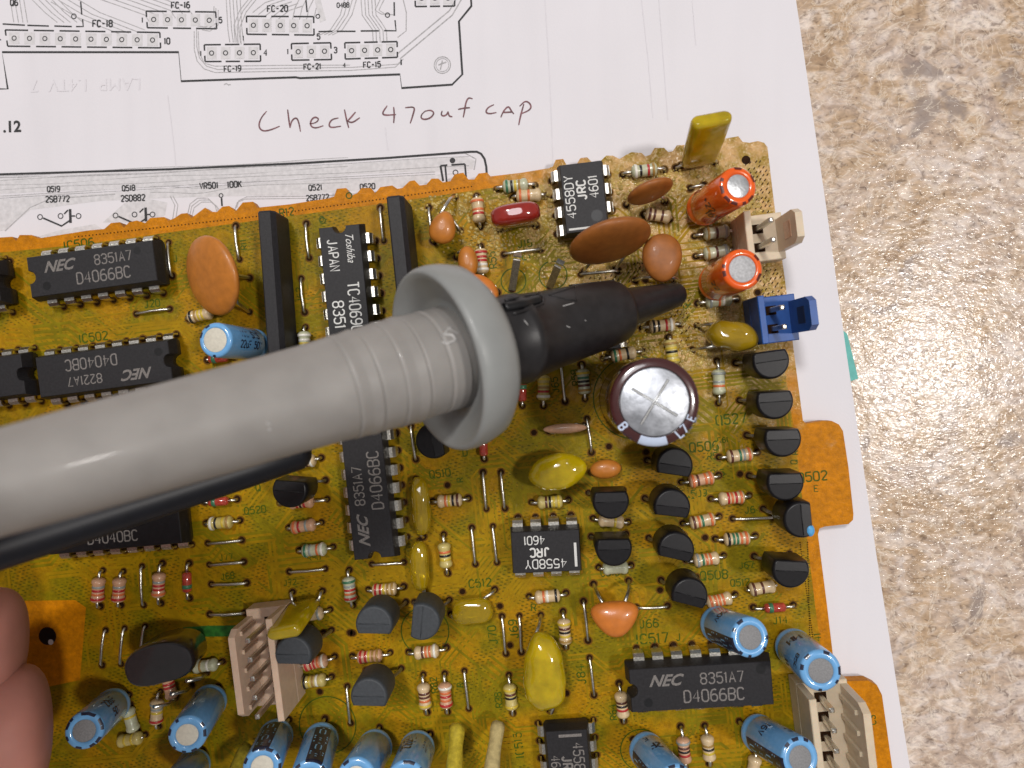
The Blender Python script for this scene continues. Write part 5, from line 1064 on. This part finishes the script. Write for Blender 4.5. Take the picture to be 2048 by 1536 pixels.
# details on the nozzle: hook slot, raised arrow
camdir = (pm.inverted().to_3x3() @ (Vector((0, 0, ZC))-FP)).normalized()
a_top = math.atan2(camdir.y, camdir.x)
def on_noz(u, dv):      # point on nozzle surface from photo pixel
    o = Vector((0, 0, ZC)); q = P(u, dv, 0); dr = (q-o).normalized()
    # march to cylinder-like surface
    im = pm.inverted(); a = im @ o; b = (im.to_3x3() @ dr)
    t_ = 40.0
    for k in range(4000):
        p = a+b*t_; r_ = math.hypot(p.x, p.y); R_ = nz(p.z)
        if r_ <= R_: break
        t_ += .02
    return p
nzp = [rad(1235, 60), rad(1228, 64), rad(1190, 70), rad(1100, 80), rad(1045, 88), rad(1025, 94), rad(985, 95), rad(940, 98)]
def nz(s):
    for i in range(len(nzp)-1):
        if nzp[i][0] <= s <= nzp[i+1][0]:
            t_ = (s-nzp[i][0])/(nzp[i+1][0]-nzp[i][0]); return nzp[i][1]*(1-t_)+nzp[i+1][1]*t_
    return -1
def ns(mb, pts, r):
    q = []
    for i in range(len(pts)-1):
        for k in range(5):
            u = pts[i][0]+(pts[i+1][0]-pts[i][0])*k/5; v = pts[i][1]+(pts[i+1][1]-pts[i][1])*k/5; q.append(on_noz(u, v))
    q.append(on_noz(*pts[-1])); mb.tube(q, r, 6)
slot = MB(); ns(slot, [(1008, 616), (1030, 612), (1060, 604), (1078, 600)], .62); obj('hook_slot', slot, 'dimple', probe)
rib = MB(); ns(rib, [(1010, 601), (1040, 594), (1078, 588), (1088, 596), (1086, 607), (1060, 618), (1026, 628)], .16); ns(rib, [(1098, 590), (1150, 574), (1153, 602), (1098, 590)], .09)
obj('moulded_arrow', rib, 'probe_black', probe)
sc_ = MB()
for q in ([(1133, 652), (1140, 655)], [(1126, 612), (1148, 606)], [(1048, 640), (1056, 650)], [(1170, 640), (1172, 642)]): ns(sc_, q, .05)
obj('scratch', sc_, 'scuff', probe)
def hz(s):
    return min(hp_, key=lambda x: abs(x[0]-s))[1]
nz_old = nz
nz = hz
sc2 = MB(); ns(sc2, [(885, 668), (905, 670), (912, 680), (893, 688), (884, 683)], .13); ns(sc2, [(905, 650), (890, 665)], .06); ns(sc2, [(895, 655), (918, 668)], .05); ns(sc2, [(533, 846), (541, 850)], .10); ns(sc2, [(537, 858), (542, 860)], .09)
obj('scuff_mark', sc2, 'scuff', probe)
# dark speck on the guard
def gsurf(u, v):
    o = Vector((0, 0, ZC)); dr = (P(u, v, 0)-o).normalized(); im = pm.inverted(); a = im @ o; b = im.to_3x3() @ dr
    t_ = (sF+1.2-a.z)/b.z; return a+b*t_
sp = gsurf(966, 782); obj('speck', MB().lathe([(sp.z-.1, .001), (sp.z-.05, .16), (sp.z+.03, .12)], 8, Matrix.Translation((sp.x, sp.y, 0))), 'hole', probe)
# black lead running under the handle
E0 = P(622, 897, 18.0); E1 = P(0, 1094, 33.0); e = (E1-E0).normalized(); im = pm.inverted()
Lr = [(0, .3), (.25, 1.05), (.8, 1.7), (1.6, 2.05), (8, 2.2), (30, 2.3), (70, 2.4)]
lm = im @ frame(E0, 0, e)
lead = MB().lathe(Lr, 28, lm); obj('black_lead', lead, 'lead_black', probe)

# ------------------------------------------------------------------ the person's two hands
person = thing('person', 'bare fingers of a hand resting at the lower left, out of focus', 'person', Matrix.Translation((0, 0, 0)))
def make_hand(chains):      # chains: list of (parent chain key, key, points, radii); first one starts at the root
    V = []; E = []; RD = []; end = {}
    for par, key, pts, rs in chains:
        last = end.get(par)
        for p, r in zip(pts, rs):
            V.append(tuple(p)); RD.append(r)
            if last is not None: E.append((last, len(V)-1))
            last = len(V)-1
        end[key] = last
    me = bpy.data.meshes.new('hand_skeleton'); me.from_pydata(V, E, []); me.update()
    o = bpy.data.objects.new('hand_skeleton', me); COL.objects.link(o)
    sm = o.modifiers.new('skin', 'SKIN'); sm.use_smooth_shade = True; sv = me.skin_vertices[0].data
    for i, r in enumerate(RD): sv[i].radius = (r, r); sv[i].use_root = (i == 0)
    ss = o.modifiers.new('sub', 'SUBSURF'); ss.levels = 3; ss.render_levels = 3
    dg = bpy.context.evaluated_depsgraph_get(); hm = bpy.data.meshes.new_from_object(o.evaluated_get(dg)); bpy.data.objects.remove(o)
    hm.polygons.foreach_set('use_smooth', [True]*len(hm.polygons)); hm.materials.clear(); hm.materials.append(M['skin'])
    return obj('hand', hm, None, person)
pa = P(-560, 1640, 20); Vv = Vector
make_hand([(None, 'root', [pa], [14]), ('root', 'w', [pa+Vv((-24, -16, 4)), pa+Vv((-52, -32, 10)), pa+Vv((-95, -55, 18))], [16, 19, 22]),
    ('root', 'k1', [pa+Vv((10, 13, 3))], [10]), ('root', 'k2', [pa+Vv((14, 3, 4))], [10.5]), ('root', 'k3', [pa+Vv((12, -8, 3))], [10]), ('root', 'k4', [pa+Vv((7, -17, 1))], [8.5]),
    ('k1', 'f1', [P(-330, 1400, 21), P(-190, 1345, 21), P(-40, 1296, 17.5), P(62, 1288, 15)], [8.6, 8.2, 8.2, 8.2]),
    ('k2', 'f2', [P(-260, 1560, 24), P(-120, 1510, 22), P(20, 1462, 18.5), P(112, 1442, 16)], [8.8, 8.6, 8.6, 8.4]),
    ('k3', 'f3', [P(-260, 1700, 22), P(-150, 1690, 20), P(-90, 1680, 15)], [7.8, 7.0, 6.2]), ('k4', 'f4', [P(-360, 1890, 18), P(-270, 1890, 15), P(-220, 1890, 12)], [6.8, 6.0, 5.3]),
    ('root', 't', [pa+Vv((-4, 22, 0)), pa+Vv((4, 36, -1)), pa+Vv((16, 44, -1)), pa+Vv((24, 47, -2))], [10, 8.8, 8.0, 6.8])])
# unseen second hand on the probe handle, added to shade the board's lower left
G = TP+d*on_axis(-640)                # grip point on the probe axis
side = d.cross(Vv((0, 0, 1))).normalized()                 # level, across the probe
upv = side.cross(d).normalized()
if upv.z < 0: upv = -upv
if side.y > 0: side = -side                                 # towards the lower edge of the picture
pb = G+d*34+side*26+upv*6
make_hand([(None, 'root', [pb], [15]), ('root', 'w', [pb+d*26+side*18+upv*-3, pb+d*52+side*36+upv*-6, pb+d*95+side*64+upv*-12], [17, 20, 24]),
    ('root', 'k1', [pb-d*12-side*10+upv*9], [10]), ('root', 'k2', [pb-d*14-side*2+upv*5], [10.5]), ('root', 'k3', [pb-d*12+side*7-upv*2], [10]), ('root', 'k4', [pb-d*7+side*15-upv*7], [8.8]),
    ('k1', 'f1', [G+d*10-side*2+upv*17, G-d*2-side*4+upv*13.5, G-d*10-side*2+upv*11.5], [8.2, 7.4, 6.4]),
    ('k2', 'f2', [G+d*4+side*15+upv*1, G-d*4+side*12-upv*6, G-d*8+side*6-upv*11], [8.2, 7.2, 6.3]),
    ('k3', 'f3', [G+d*10+side*27-upv*8, G+d*3+side*22-upv*16, G+d*2+side*13-upv*18], [7.8, 6.8, 6.0]), ('k4', 'f4', [G+d*20+side*34-upv*16, G+d*13+side*28-upv*23, G+d*13+side*20-upv*24], [6.8, 6.0, 5.2]),
    ('root', 't', [pb-side*18+d*2+upv*1, G+d*18-side*12+upv*3, G+d*4-side*12.5+upv*1, G-d*4-side*12-upv*0], [10.5, 9.2, 8.2, 6.8])])

# ------------------------------------------------------------------ drill holes round the leads
hh = MB(); hr = MB(); rh = random.Random(9)
for i, p in enumerate(HOLES):
    r = rh.uniform(.40, .50); hh.disc((p.x, p.y, .055+.00002*i), r, 12); hr.disc((p.x, p.y, .052+.000004*i), r*1.38, 14)
for u, v in ((1068, 865), (1218, 893), (1410, 1075), (1000, 1212), (940, 1205), (925, 1183), (586, 1183), (1187, 944), (1480, 948), (1292, 904), (648, 1265), (706, 1266), (640, 1383), (700, 1265), (1320, 1180), (1500, 800), (1020, 1290), (1445, 1080), (870, 700), (1133, 1386), (1515, 585), (1290, 560), (895, 970)):
    p = P(u, v); hh.disc((p.x, p.y, .07), .42, 12); hr.disc((p.x, p.y, .065), .6, 14)
obj('drill_hole_rim', hr, 'holerim', board, kind='stuff'); obj('drill_hole', hh, 'hole', board, kind='stuff')
